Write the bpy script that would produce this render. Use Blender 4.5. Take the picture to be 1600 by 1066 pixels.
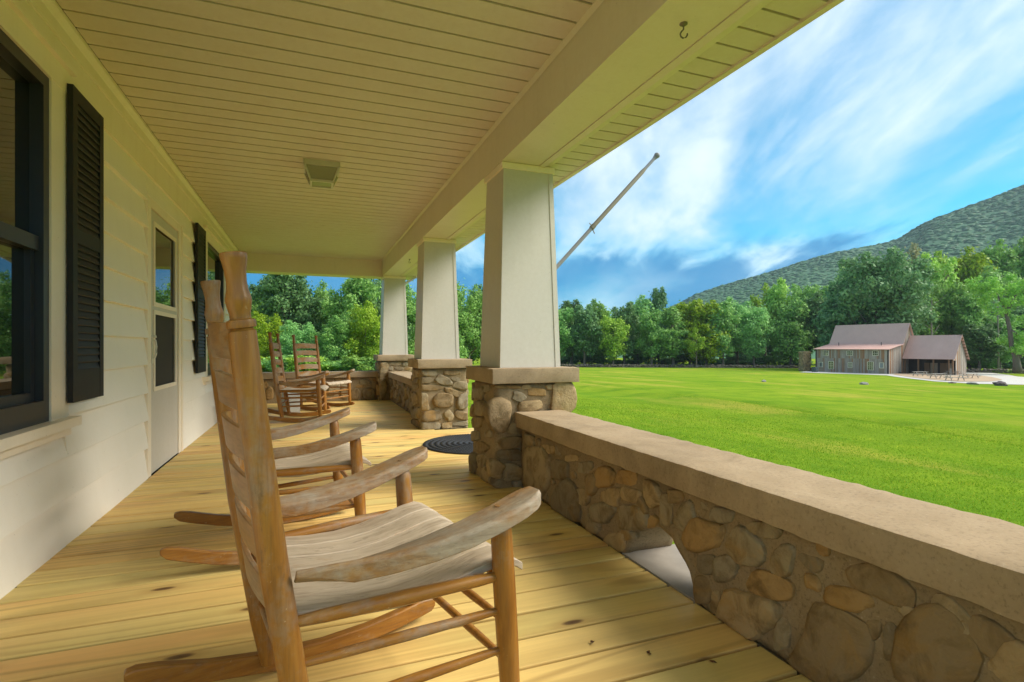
import bpy, math, random
import numpy as np
from mathutils import Vector, Matrix, noise as mnoise

for o in list(bpy.data.objects):
    bpy.data.objects.remove(o)
scene = bpy.context.scene
COL = scene.collection
R = math.radians

# ------------------------------------------------------------------ camera
PF, PCX, PHY, YAW, CAMZ = 830.0, 800.0, 542.0, R(20.84), 0.99
CA, SA = math.cos(YAW), math.sin(YAW)
cam_d = bpy.data.cameras.new("camera")
cam = bpy.data.objects.new("camera", cam_d)
COL.objects.link(cam)
cam.location = (0, 0, CAMZ)
cam.rotation_euler = (R(90), 0, -YAW)
cam_d.sensor_width = 36.0
cam_d.lens = PF / 1600 * 36.0
cam_d.shift_y = 9.0 / 1600
cam_d.clip_start = 0.05
cam_d.clip_end = 6000
scene.camera = cam
scene.cycles.diffuse_bounces = 8
scene.cycles.max_bounces = 14

# ------------------------------------------------------------------ exposure
scene.view_settings.view_transform = 'Standard'
scene.view_settings.look = 'None'
scene.view_settings.gamma = 1.0
scene.view_settings.exposure = 2.5

# ------------------------------------------------------------------ world / sky
SUN_TRAVEL = Vector((-0.71, 0.29, -0.64)).normalized()
world = bpy.data.worlds.new("World")
scene.world = world
world.use_nodes = True


class NT:
    """small helper around a node tree"""
    def __init__(self, tree):
        self.t = tree
        tree.nodes.clear()

    def n(self, kind, ins=None, **props):
        nd = self.t.nodes.new(kind)
        for k, v in props.items():
            setattr(nd, k, v)
        for k, v in (ins or {}).items():
            sock = nd.inputs[k]
            if isinstance(v, bpy.types.NodeSocket):
                self.t.links.new(v, sock)
            else:
                sock.default_value = v
        return nd

    def math(self, op, a, b=None, c=None, clamp=False):
        nd = self.t.nodes.new('ShaderNodeMath')
        nd.operation = op
        nd.use_clamp = clamp
        for i, v in enumerate((a, b, c)):
            if v is None:
                continue
            if isinstance(v, bpy.types.NodeSocket):
                self.t.links.new(v, nd.inputs[i])
            else:
                nd.inputs[i].default_value = v
        return nd.outputs[0]

    def mix(self, f, a, b, blend='MIX'):
        nd = self.t.nodes.new('ShaderNodeMix')
        nd.data_type = 'RGBA'
        nd.blend_type = blend
        for idx, v in ((0, f), (6, a), (7, b)):
            if isinstance(v, bpy.types.NodeSocket):
                self.t.links.new(v, nd.inputs[idx])
            elif idx == 0:
                nd.inputs[0].default_value = v
            else:
                nd.inputs[idx].default_value = (*v, 1) if len(v) == 3 else v
        return nd.outputs[2]

    def ramp(self, f, stops, interp='LINEAR'):
        nd = self.t.nodes.new('ShaderNodeValToRGB')
        nd.color_ramp.interpolation = interp
        el = nd.color_ramp.elements
        while len(el) > 1:
            el.remove(el[0])
        for i, (p, c) in enumerate(stops):
            e = el[0] if i == 0 else el.new(p)
            e.position = p
            if isinstance(c, (int, float)):
                c = (c, c, c)
            e.color = (*c, 1) if len(c) == 3 else c
        self.t.links.new(f, nd.inputs[0])
        return nd.outputs[0]

    def noise(self, vec, scale, detail=4, rough=0.55, dist=0.0):
        nd = self.n('ShaderNodeTexNoise', {'Scale': scale, 'Detail': detail, 'Roughness': rough, 'Distortion': dist})
        if vec is not None:
            self.t.links.new(vec, nd.inputs['Vector'])
        return nd.outputs['Fac']

    def mapping(self, vec, scale=(1, 1, 1), rot=(0, 0, 0), loc=(0, 0, 0)):
        nd = self.n('ShaderNodeMapping', {'Scale': scale, 'Rotation': rot, 'Location': loc})
        self.t.links.new(vec, nd.inputs['Vector'])
        return nd.outputs[0]


w = NT(world.node_tree)
sky = w.n('ShaderNodeTexSky')
sky.sky_type = 'NISHITA'
sky.sun_disc = False
sky.sun_elevation = math.asin(-SUN_TRAVEL.z)
sky.sun_rotation = math.atan2(-SUN_TRAVEL.x, -SUN_TRAVEL.y)
sky.altitude = 300
sky.air_density = 1.0
sky.dust_density = 0.3
sky.ozone_density = 2.0
tc = w.n('ShaderNodeTexCoord').outputs['Generated']
sep = w.n('ShaderNodeSeparateXYZ', {0: tc})
dz = w.math('ADD', w.math('MAXIMUM', sep.outputs[2], 0.0), 0.16)
px_ = w.math('DIVIDE', sep.outputs[0], dz)
py_ = w.math('DIVIDE', sep.outputs[1], dz)
flat = w.n('ShaderNodeCombineXYZ', {0: px_, 1: py_, 2: 0.0}).outputs[0]
# cirrus streaks lie along one wind direction (about 26 degrees off the porch axis)
wind = w.mapping(flat, rot=(0, 0, R(26)))
str1 = w.noise(w.mapping(wind, scale=(1.00, 0.42, 1), loc=(3.1, 0.35, 0)), 1.0, 8, 0.56, 0.30)
str2 = w.noise(w.mapping(wind, scale=(3.6, 1.3, 1), loc=(7.7, 2.2, 0)), 1.0, 9, 0.62, 0.45)
cover = w.math('ADD', w.math('MULTIPLY', str1, 0.76), w.math('MULTIPLY', str2, 0.24))
cloud = w.ramp(cover, [(0.385, 0.0), (0.45, 0.14), (0.51, 0.44), (0.57, 0.78), (0.66, 1.0)])
# low bank of slate blue cloud towards the horizon
low = w.ramp(w.math('ADD', sep.outputs[2], w.math('MULTIPLY', w.math('SUBTRACT', str2, 0.5), 0.14)), [(0.0, 0.92), (0.135, 0.95), (0.185, 0.0)], 'EASE')
bank_n = w.noise(w.mapping(wind, scale=(0.8, 0.5, 1), loc=(1.4, 5.3, 0)), 1.0, 4, 0.5, 0.3)
bank = w.math('MULTIPLY', low, w.ramp(bank_n, [(0.25, 0.55), (0.50, 1.0)]))
nish = w.mix(1.0, sky.outputs[0], (0.20, 1.14, 1.26), 'MULTIPLY')
nish = w.n('ShaderNodeVectorMath', {0: nish, 3: 0.0250}, operation='SCALE').outputs[0]
deep = w.mix(bank, nish, (0.0020, 0.054, 0.116))
cl_f = w.math('MULTIPLY', cloud, w.math('SUBTRACT', 1.0, w.math('MULTIPLY', bank, 0.96)))
skycol = w.mix(cl_f, deep, (0.185, 0.208, 0.220))
bg = w.n('ShaderNodeBackground', {'Color': skycol, 'Strength': 1.0})
wo = w.n('ShaderNodeOutputWorld', {'Surface': bg.outputs[0]})

# ------------------------------------------------------------------ sun
sd = bpy.data.lights.new("sun", 'SUN')
sd.energy = 1.2
sd.angle = R(34)
sd.color = (1.0, 0.93, 0.82)
sun = bpy.data.objects.new("sun", sd)
COL.objects.link(sun)
sun.location = (-20, -20, 60)
sun.rotation_euler = SUN_TRAVEL.to_track_quat('-Z', 'Y').to_euler()


# ================================================================== helpers
def cam_at(px, D):
    """ground-plan point seen in photo column px at camera depth D"""
    l = (px - PCX) / PF * D
    return (l * CA + D * SA, -l * SA + D * CA)


def ray(px, py):
    u = (px - PCX) / PF
    v = -(py - PHY) / PF
    return (SA + u * CA, CA - u * SA, v)


def on_x(px, py, X):
    r = ray(px, py); t = X / r[0]
    return Vector((X, t * r[1], CAMZ + t * r[2]))


def on_y(px, py, Y):
    r = ray(px, py); t = Y / r[1]
    return Vector((t * r[0], Y, CAMZ + t * r[2]))


def smooth(a, b, x):
    t = min(1.0, max(0.0, (x - a) / (b - a)))
    return t * t * (3 - 2 * t)


GP = [(0, -0.70), (5, -0.92), (9, -1.18), (14, -1.55), (18, -1.72), (40, -2.45), (70, -3.45), (100, -4.18), (140, -4.6), (220, -4.9), (5000, -5.0)]


def ground(x, y):
    ex = max(x - 2.0, 0.0) + 0.35 * max(-4 - x, 0)
    ey = 0.75 * max(y - 11.0, 0.0) + 0.75 * max(-y - 2.0, 0)
    e = math.hypot(ex, ey)
    z = GP[-1][1]
    for (a, za), (b, zb) in zip(GP, GP[1:]):
        if e <= b:
            t = (e - a) / (b - a)
            z = za + (zb - za) * t
            break
    # shallow drainage swale running past the house
    line = 15.0 + 0.20 * y + 1.1 * math.sin(y * 0.11)
    d = x - line
    if abs(d) < 7 and -12 < y < 75:
        fade = smooth(75, 40, y) * 0.8 + 0.2
        z += fade * (-0.34 * math.exp(-(d / 0.8) ** 2) + 0.24 * math.exp(-((d + 2.4) / 1.5) ** 2))
    if e > 3:
        z += 0.05 * mnoise.noise(Vector((x * 0.11, y * 0.11, 0))) * min(1, (e - 3) / 8)
    return z


def ground_hit(px, py):
    r = ray(px, py)
    t = 3.0
    while t < 400:
        p = (r[0] * t, r[1] * t, CAMZ + r[2] * t)
        if p[2] <= ground(p[0], p[1]):
            break
        t *= 1.004
    return Vector((r[0] * t, r[1] * t, ground(r[0] * t, r[1] * t)))


class MB:
    """collects vertices and faces of ONE mesh object"""
    def __init__(self):
        self.v = []
        self.f = []

    def add(self, vs, fs):
        b = len(self.v)
        self.v += [tuple(p) for p in vs]
        self.f += [tuple(b + i for i in f) for f in fs]
        return self

    def box(self, x0, x1, y0, y1, z0, z1):
        return self.add([(x0, y0, z0), (x1, y0, z0), (x1, y1, z0), (x0, y1, z0),
                         (x0, y0, z1), (x1, y0, z1), (x1, y1, z1), (x0, y1, z1)],
                        [(0, 3, 2, 1), (4, 5, 6, 7), (0, 1, 5, 4), (1, 2, 6, 5), (2, 3, 7, 6), (3, 0, 4, 7)])

    def loft(self, rings, caps=True):
        n = len(rings[0])
        vs = [p for r in rings for p in r]
        fs = []
        for i in range(len(rings) - 1):
            for j in range(n):
                k = (j + 1) % n
                fs.append((i * n + j, i * n + k, (i + 1) * n + k, (i + 1) * n + j))
        if caps:
            fs.append(tuple(range(n - 1, -1, -1)))
            fs.append(tuple((len(rings) - 1) * n + j for j in range(n)))
        return self.add(vs, fs)

    def tube(self, pts, radii, n=10, caps=True):
        pts = [Vector(p) for p in pts]
        if isinstance(radii, (int, float)):
            radii = [radii] * len(pts)
        rings = []
        ref = None
        for i, p in enumerate(pts):
            a = pts[max(0, i - 1)]
            b = pts[min(len(pts) - 1, i + 1)]
            d = (b - a).normalized()
            if ref is None:
                ref = Vector((0, 0, 1)) if abs(d.z) < 0.9 else Vector((1, 0, 0))
            s = d.cross(ref).normalized()
            t = s.cross(d)
            rings.append([p + (s * math.cos(2 * math.pi * k / n) + t * math.sin(2 * math.pi * k / n)) * radii[i] for k in range(n)])
        return self.loft(rings, caps)

    def mesh(self, name, smooth_deg=None):
        me = bpy.data.meshes.new(name)
        me.from_pydata([tuple(p) for p in self.v], [], self.f)
        me.update()
        if smooth_deg is not None:
            me.shade_smooth()
            if smooth_deg < 180:
                me.set_sharp_from_angle(angle=R(smooth_deg))
        return me


def obj(name, me, mat=None, parent=None, loc=None, rot=None, scale=None):
    if isinstance(me, MB):
        me = me.mesh(name)
    if mat is not None and not me.materials:
        me.materials.append(mat)
    o = bpy.data.objects.new(name, me)
    COL.objects.link(o)
    if parent is not None:
        o.parent = parent
    if loc is not None:
        o.location = loc
    if rot is not None:
        o.rotation_euler = rot
    if scale is not None:
        o.scale = scale
    return o


def tag(o, label=None, cat=None, group=None, kind=None):
    if label:
        o['label'] = label
    if cat:
        o['category'] = cat
    if group:
        o['group'] = group
    if kind:
        o['kind'] = kind
    return o


def empty(name, label, cat, loc=(0, 0, 0), rz=0.0, group=None):
    o = bpy.data.objects.new(name, None)
    COL.objects.link(o)
    o.empty_display_size = 0.2
    o.location = loc
    o.rotation_euler = (0, 0, rz)
    return tag(o, label, cat, group)


def copy_tree(o, parent=None):
    kids = [c for c in COL.objects if c.parent == o]
    c = o.copy()
    COL.objects.link(c)
    c.parent = parent
    for k in kids:
        copy_tree(k, c)
    return c


def bevel(o, wdt=0.004, seg=2):
    m = o.modifiers.new("bevel", 'BEVEL')
    m.width = wdt
    m.segments = seg
    m.limit_method = 'ANGLE'
    m.angle_limit = R(40)
    return o


def rough_box(x0, x1, y0, y1, z0, z1, step, amp, rnd=0.012, freq=9.0, seed=0.0, bottom=None):
    """box with a fine grid on every face, rounded edges and a noisy surface.
    bottom(y) may lift the underside (an arch)."""
    nx, ny, nz = [max(1, int(round((b - a) / step))) for a, b in ((x0, x1), (y0, y1), (z0, z1))]
    idx, vs, fs = {}, [], []

    def vert(i, j, k):
        key = (i, j, k)
        if key in idx:
            return idx[key]
        y = y0 + (y1 - y0) * j / ny
        zb = z0 if bottom is None else max(z0, bottom(y))
        p = Vector((x0 + (x1 - x0) * i / nx, y, zb + (z1 - zb) * k / nz))
        n = Vector(((i == nx) - (i == 0), (j == ny) - (j == 0), (k == nz) - (k == 0)))
        c = abs(n.x) + abs(n.y) + abs(n.z)
        nn = n.normalized()
        q = p * freq + Vector((seed, seed * 1.7, 0))
        a = amp * (mnoise.noise(q) + 0.5 * mnoise.noise(q * 2.7) + 0.3 * mnoise.noise(q * 6.1))
        p = p + nn * a
        if c >= 2:
            p = p - nn * rnd * (0.6 + 0.8 * abs(mnoise.noise(q * 1.9)))
        idx[key] = len(vs)
        vs.append(p)
        return idx[key]

    for i in range(nx):
        for j in range(ny):
            fs.append((vert(i, j, 0), vert(i, j + 1, 0), vert(i + 1, j + 1, 0), vert(i + 1, j, 0)))
            fs.append((vert(i, j, nz), vert(i + 1, j, nz), vert(i + 1, j + 1, nz), vert(i, j + 1, nz)))
    for i in range(nx):
        for k in range(nz):
            fs.append((vert(i, 0, k), vert(i + 1, 0, k), vert(i + 1, 0, k + 1), vert(i, 0, k + 1)))
            fs.append((vert(i, ny, k), vert(i, ny, k + 1), vert(i + 1, ny, k + 1), vert(i + 1, ny, k)))
    for j in range(ny):
        for k in range(nz):
            fs.append((vert(0, j, k), vert(0, j, k + 1), vert(0, j + 1, k + 1), vert(0, j + 1, k)))
            fs.append((vert(nx, j, k), vert(nx, j + 1, k), vert(nx, j + 1, k + 1), vert(nx, j, k + 1)))
    return MB().add(vs, fs)


# ================================================================== materials
def material(name):
    m = bpy.data.materials.new(name)
    m.use_nodes = True
    t = NT(m.node_tree)
    return m, t


def finish(t, color, rough=0.6, bump=None, bump_s=0.3, bump_d=0.01, spec=0.4, metal=0.0, **extra):
    ins = {'Roughness': rough, 'Specular IOR Level': spec, 'Metallic': metal}
    ins.update(extra)
    b = t.n('ShaderNodeBsdfPrincipled', ins)
    if isinstance(color, bpy.types.NodeSocket):
        t.t.links.new(color, b.inputs['Base Color'])
    else:
        b.inputs['Base Color'].default_value = (*color, 1)
    if bump is not None:
        bn = t.n('ShaderNodeBump', {'Strength': bump_s, 'Distance': bump_d, 'Height': bump})
        t.t.links.new(bn.outputs[0], b.inputs['Normal'])
    t.n('ShaderNodeOutputMaterial', {'Surface': b.outputs[0]})


def obj_coord(t, rand_shift=True):
    c = t.n('ShaderNodeTexCoord').outputs['Object']
    if not rand_shift:
        return c, None
    info = t.n('ShaderNodeObjectInfo')
    r = info.outputs['Random']
    off = t.n('ShaderNodeCombineXYZ', {0: t.math('MULTIPLY', r, 37.0), 1: t.math('MULTIPLY', r, 91.0), 2: t.math('MULTIPLY', r, 53.0)})
    v = t.n('ShaderNodeVectorMath', {0: c, 1: off.outputs[0]}, operation='ADD')
    return v.outputs[0], r


def world_pos(t):
    return t.n('ShaderNodeNewGeometry').outputs['Position']


def paint_mat(name, col, dirt=(0.42, 0.36, 0.22), dirt_amt=0.35, rough=0.5, grain=0.0):
    m, t = material(name)
    p = world_pos(t)
    n1 = t.noise(p, 2.3, 5, 0.6)
    n2 = t.noise(p, 38.0, 3, 0.6)
    c = t.mix(t.math('MULTIPLY', t.ramp(n1, [(0.45, 0), (0.8, 1)]), dirt_amt), col, dirt)
    spots = t.ramp(t.noise(p, 55, 2, 0.5), [(0.74, 0.0), (0.80, 0.6)])
    c = t.mix(t.math('MULTIPLY', spots, 0.7), c, (0.16, 0.11, 0.06))
    streak = t.ramp(t.noise(t.mapping(p, scale=(9, 9, 0.7)), 1.0, 5, 0.65), [(0.52, 0), (0.80, 0.5)])
    c = t.mix(t.math('MULTIPLY', streak, dirt_amt * 1.6), c, tuple(x * 0.8 for x in dirt))
    c = t.mix(0.10, c, n2, 'OVERLAY')
    finish(t, c, rough, n2, 0.08 + grain, 0.004)
    return m


M = {}
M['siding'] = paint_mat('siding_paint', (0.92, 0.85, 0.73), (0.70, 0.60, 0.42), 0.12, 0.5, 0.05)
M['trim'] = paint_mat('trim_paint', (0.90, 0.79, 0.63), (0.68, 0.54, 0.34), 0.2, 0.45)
M['beam'] = paint_mat('shaded_beam_paint', (0.7439, 0.6581, 0.5150), (0.5340, 0.4386, 0.2861), 0.2, 0.45)  # same cream as the trim, darkened: shading put into the beam colour
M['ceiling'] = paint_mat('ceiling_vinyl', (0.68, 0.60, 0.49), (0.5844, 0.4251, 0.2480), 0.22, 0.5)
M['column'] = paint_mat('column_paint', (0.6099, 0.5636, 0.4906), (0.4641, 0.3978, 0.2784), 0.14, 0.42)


def simple(name, col, rough=0.5, metal=0.0, spec=0.4, var=0.15, scale=20.0, bump=0.1):
    m, t = material(name)
    p = world_pos(t)
    n = t.noise(p, scale, 4, 0.6)
    c = t.mix(t.math('MULTIPLY', n, var * 2), col, tuple(x * 0.55 for x in col))
    finish(t, c, rough, n, bump, 0.004, spec, metal)
    return m


M['dark_trim'] = simple('dark_bronze_frame', (0.035, 0.036, 0.042), 0.38, 0.0, 0.5, 0.2)
M['shutter'] = simple('shutter_vinyl', (0.026, 0.025, 0.026), 0.55, 0.0, 0.25, 0.2)
M['gap'] = simple('dark_gap', (0.03, 0.024, 0.016), 0.9)
M['groove'] = simple('shaded_groove', (0.20, 0.155, 0.085), 0.85)  # dark backing puts the shade inside ceiling and soffit grooves into colour
M['screen'] = simple('door_screen_mesh', (0.055, 0.05, 0.042), 0.75, 0, 0.2, 0.2, 300)
M['handle'] = simple('white_handle', (0.78, 0.75, 0.66), 0.3)
M['metal_hook'] = simple('aged_zinc', (0.20, 0.18, 0.13), 0.5, 0.3)
M['pole'] = simple('aluminium_pole', (0.2560, 0.2560, 0.2640), 0.5, 0.0, 0.3, 0.1)
M['pole_sleeve'] = simple('sleeve_tan', (0.2400, 0.2080, 0.1440), 0.6, 0.0)
M['roof_shingle'] = simple('dark_shingles', (0.09, 0.085, 0.08), 0.9, 0, 0.2, 0.4, 8)
M['rubber'] = simple('black_rubber', (0.018, 0.018, 0.02), 0.55, 0, 0.4, 0.3, 60, 0.3)
M['lamp_metal'] = simple('lamp_white_metal', (0.62, 0.60, 0.50), 0.4)
M['plastic_white'] = simple('white_plastic', (0.72, 0.78, 0.82), 0.35)
M['box_grey'] = simple('grey_block', (0.42, 0.42, 0.38), 0.7, 0, 0.3, 0.3, 14)

# glass: thin dark pane with clear reflections (no light needs to pass)
m, t = material('window_glass')
finish(t, (0.012, 0.013, 0.011), 0.015, spec=1.0, IOR=1.75)
M['glass'] = m
m, t = material('lamp_glass')
finish(t, (0.30, 0.29, 0.18), 0.25, spec=0.6)
M['lamp_glass'] = m


# wood of the new deck: yellow treated pine, one tint per plank, grain along local X
def deck_mat():
    m, t = material('treated_pine')
    v, r = obj_coord(t)
    long = t.mapping(v, scale=(0.30, 4.2, 4.2))
    rings = t.noise(long, 1.0, 2, 0.45, 0.9)
    wave = t.math('SINE', t.math('MULTIPLY', rings, 46.0))
    band = t.ramp(t.math('MULTIPLY_ADD', wave, 0.5, 0.5), [(0.35, 0), (1.0, 1)])
    fine = t.noise(t.mapping(v, scale=(2.2, 90, 90)), 1.0, 3, 0.6)
    vis = t.ramp(t.noise(t.mapping(v, scale=(0.5, 3.0, 3.0), loc=(4, 8, 2)), 1.0, 2, 0.5), [(0.35, 0.22), (0.65, 0.62)])
    base = t.ramp(r, [(0.0, (0.80, 0.55, 0.180)), (0.3, (0.77, 0.55, 0.190)), (0.55, (0.73, 0.56, 0.200)), (0.8, (0.84, 0.59, 0.195)), (1.0, (0.80, 0.52, 0.175))])
    red = t.ramp(t.noise(t.mapping(v, scale=(0.35, 2.5, 2.5)), 1.0, 2, 0.5), [(0.54, 0), (0.70, 0.6)])
    base = t.mix(red, base, (0.68, 0.35, 0.12))
    green = t.ramp(t.noise(t.mapping(v, scale=(0.6, 2.0, 2.0), loc=(9, 3, 1)), 1.0, 3, 0.5), [(0.50, 0), (0.66, 0.5)])
    base = t.mix(green, base, (0.50, 0.44, 0.15))
    c = t.mix(t.math('MULTIPLY', band, vis), base, (0.42, 0.25, 0.07))
    c = t.mix(t.ramp(fine, [(0.42, 0.10), (0.6, 0.0)]), c, (0.30, 0.18, 0.06))
    # knots
    vor = t.n('ShaderNodeTexVoronoi', {'Vector': t.mapping(v, scale=(1.1, 3.2, 3.2)), 'Scale': 1.0, 'Randomness': 1.0}, voronoi_dimensions='2D')
    knot = t.ramp(vor.outputs['Distance'], [(0.0, 1.0), (0.032, 0.85), (0.055, 0.0)])
    halo = t.ramp(vor.outputs['Distance'], [(0.04, 0.5), (0.13, 0.0)])
    c = t.mix(halo, c, (0.40, 0.22, 0.06))
    c = t.mix(knot, c, (0.10, 0.045, 0.015))
    dirt = t.ramp(t.noise(world_pos(t), 3.0, 5, 0.7), [(0.55, 0), (0.85, 0.25)])
    c = t.mix(dirt, c, (0.26, 0.20, 0.10))
    finish(t, c, 0.52, fine, 0.06, 0.002, 0.35)
    return m


M['deck'] = deck_mat()


def chair_mat(name, grain, wear_lo, wear_hi, stretch, gk=1.0):
    m, t = material(name)
    v, r = obj_coord(t)
    g = t.noise(t.mapping(v, scale=grain), 1.0, 5, 0.65, 0.3)
    fib = t.noise(t.mapping(v, scale=tuple(3.2 * x if x > 20 else 1.5 * x for x in grain)), 1.0, 3, 0.7)
    big = t.noise(t.mapping(v, scale=stretch), 7.0, 5, 0.62, 0.5)
    small = t.noise(v, 40, 4, 0.65)
    orange = t.ramp(g, [(0.25, (0.2205, 0.0833, 0.0124)), (0.5, (0.3170, 0.1365, 0.0230)), (0.75, (0.3996, 0.1932, 0.0374))])
    grey = t.ramp(g, [(0.25, (0.3650, 0.2860, 0.2007)), (0.5, (0.5110, 0.4198, 0.3103)), (0.75, (0.6692, 0.5598, 0.4259))])
    grey = t.mix(1.0, grey, (gk, gk * 0.97, gk * 0.93), 'MULTIPLY')
    wear = t.ramp(t.math('ADD', t.math('MULTIPLY', big, 0.72), t.math('MULTIPLY', small, 0.28)), [(wear_lo, 0.0), (wear_hi, 1.0)])
    c = t.mix(wear, orange, grey)
    c = t.mix(t.ramp(fib, [(0.36, 0.28), (0.48, 0.0)]), c, (0.14, 0.08, 0.04))
    scuff = t.ramp(t.noise(t.mapping(v, scale=stretch), 22, 6, 0.75), [(0.60, 0), (0.72, 0.6)])
    c = t.mix(scuff, c, (0.10, 0.062, 0.034))
    chip = t.ramp(t.noise(v, 75, 3, 0.6), [(0.68, 0), (0.74, 0.6)])
    c = t.mix(chip, c, (0.50, 0.36, 0.20))
    finish(t, c, t.math('MULTIPLY_ADD', wear, 0.30, 0.36), t.math('ADD', g, t.math('ADD', fib, small)), 0.14, 0.0016, 0.4)
    return m


M['chair'] = chair_mat('varnished_chair_wood', (45, 45, 4), 0.50, 0.70, (1, 1, 0.32), 0.55)
M['chair_long'] = chair_mat('varnished_rail_wood', (5, 55, 55), 0.50, 0.70, (0.35, 1, 1), 0.55)
M['chair_arm'] = chair_mat('worn_arm_wood', (5, 60, 60), 0.36, 0.58, (0.4, 1, 1), 0.72)
M['chair_slat'] = chair_mat('worn_back_slat_wood', (45, 5, 45), 0.42, 0.64, (1, 0.4, 1), 0.66)
M['chair_grey'] = chair_mat('weathered_seat_wood', (2.5, 26, 26), 0.16, 0.42, (0.4, 1, 1), 0.95)


def stone_mat(name, dark=1.0):
    m, t = material(name)
    v, r = obj_coord(t)
    base = t.ramp(r, [(0.0, (0.2646, 0.1845, 0.0925)), (0.14, (0.3528, 0.2655, 0.1480)), (0.28, (0.2156, 0.1665, 0.0999)), (0.42, (0.3920, 0.2790, 0.1406)),
                      (0.56, (0.2842, 0.2340, 0.1517)), (0.70, (0.3626, 0.2250, 0.0888)), (0.84, (0.3038, 0.2385, 0.1406)), (1.0, (0.4214, 0.3195, 0.1813))], 'CONSTANT')
    n1 = t.noise(v, 9, 6, 0.65, 0.6)
    n2 = t.noise(v, 60, 4, 0.6)
    c = t.mix(t.ramp(n1, [(0.35, 0.7), (0.55, 0.0)]), base, (0.1088, 0.0637, 0.0206))
    c = t.mix(t.ramp(t.noise(v, 5, 4, 0.6, 0.8), [(0.55, 0), (0.75, 0.65)]), c, (0.3627, 0.1970, 0.0443))
    c = t.mix(t.ramp(n2, [(0.55, 0), (0.8, 0.35)]), c, (0.3772, 0.2665, 0.1142))
    finish(t, c, 0.75, t.math('MULTIPLY_ADD', n2, 0.6, n1), 0.8, 0.010, 0.3)
    return m


M['stone'] = stone_mat('river_stone')


def mortar_mat(name, c0, c1, bs=0.55, pit=0.6):
    m, t = material(name)
    p = world_pos(t)
    n1 = t.noise(p, 6, 6, 0.65)
    n2 = t.noise(p, 85, 5, 0.7)
    c = t.mix(n1, c0, c1)
    c = t.mix(t.ramp(n2, [(0.30, pit), (0.48, 0.0)]), c, tuple(x * 0.35 for x in c0))
    c = t.mix(t.ramp(n2, [(0.62, 0), (0.75, 0.5)]), c, (0.62, 0.54, 0.42))
    c = t.mix(t.ramp(t.noise(p, 1.7, 5, 0.7, 0.5), [(0.50, 0), (0.72, 0.55)]), c, tuple(x * 0.45 for x in c0))
    finish(t, c, 0.9, t.math('MULTIPLY_ADD', n1, 0.6, n2), bs, 0.006, 0.2)
    return m


M['mortar'] = mortar_mat('sandy_mortar', (0.24, 0.172, 0.093), (0.35, 0.26, 0.15))
M['cap'] = mortar_mat('cast_concrete', (0.30, 0.215, 0.125), (0.46, 0.35, 0.225), 0.26, 0.4)
M['slate'] = simple('grey_slate', (0.40, 0.35, 0.29), 0.7, 0, 0.2, 0.5, 7, 0.4)

# lawn
m, t = material('lawn_grass')
p = world_pos(t)
big = t.noise(p, 0.06, 5, 0.6)
mid = t.noise(p, 0.45, 5, 0.65)
stripe = t.noise(t.mapping(p, scale=(0.5, 0.06, 1), rot=(0, 0, R(-12))), 1.0, 3, 0.5)
fine = t.noise(p, 7.0, 6, 0.75)
fine2 = t.noise(p, 45.0, 4, 0.7)
c = t.mix(t.ramp(big, [(0.35, 0), (0.68, 1)]), (0.1589, 0.2716, 0.0192), (0.2500, 0.3337, 0.0275))
c = t.mix(t.math('MULTIPLY', t.ramp(stripe, [(0.4, 0), (0.62, 1)]), 0.55), c, (0.2556, 0.3337, 0.0249))
c = t.mix(t.ramp(mid, [(0.46, 0), (0.66, 0.85)]), c, (0.1085, 0.2137, 0.0166))
c = t.mix(t.ramp(fine, [(0.30, 0.5), (0.50, 0.0)]), c, (0.0739, 0.1550, 0.0110))
c = t.mix(t.ramp(fine2, [(0.55, 0.0), (0.75, 0.3)]), c, (0.3688, 0.3785, 0.0744))
dry = t.ramp(t.noise(t.mapping(p, scale=(0.22, 0.07, 1), rot=(0, 0, R(-20)), loc=(5, 2, 0)), 1.0, 5, 0.65), [(0.52, 0), (0.66, 0.85)])
c = t.mix(dry, c, (0.3688, 0.3337, 0.0551))
mow = t.math('SINE', t.math('MULTIPLY', t.n('ShaderNodeSeparateXYZ', {0: t.mapping(p, rot=(0, 0, R(14)))}).outputs[0], 3.4))
c = t.mix(t.math('MULTIPLY_ADD', mow, 0.07, 0.07), c, (0.0849, 0.1955, 0.0166))
finish(t, c, 0.95, t.math('ADD', fine, fine2), 0.6, 0.04, 0.0)
M['lawn'] = m

m, t = material('grass_blade')
rnd = t.n('ShaderNodeNewGeometry').outputs['Random Per Island']
p = world_pos(t)
pn = t.noise(p, 0.5, 4, 0.6)
c = t.ramp(rnd, [(0.0, (0.1556, 0.3002, 0.0192)), (0.45, (0.2327, 0.3827, 0.0249)), (0.85, (0.3264, 0.4559, 0.0359)), (1.0, (0.5685, 0.5257, 0.0594))])
c = t.mix(t.ramp(pn, [(0.45, 0), (0.7, 0.45)]), c, (0.1707, 0.3156, 0.0192))
d = t.n('ShaderNodeBsdfDiffuse', {'Color': c})
tr = t.n('ShaderNodeBsdfTranslucent', {'Color': c})
mx = t.n('ShaderNodeMixShader', {0: 0.35, 1: d.outputs[0], 2: tr.outputs[0]})
t.n('ShaderNodeOutputMaterial', {'Surface': mx.outputs[0]})
M['blade'] = m


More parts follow.
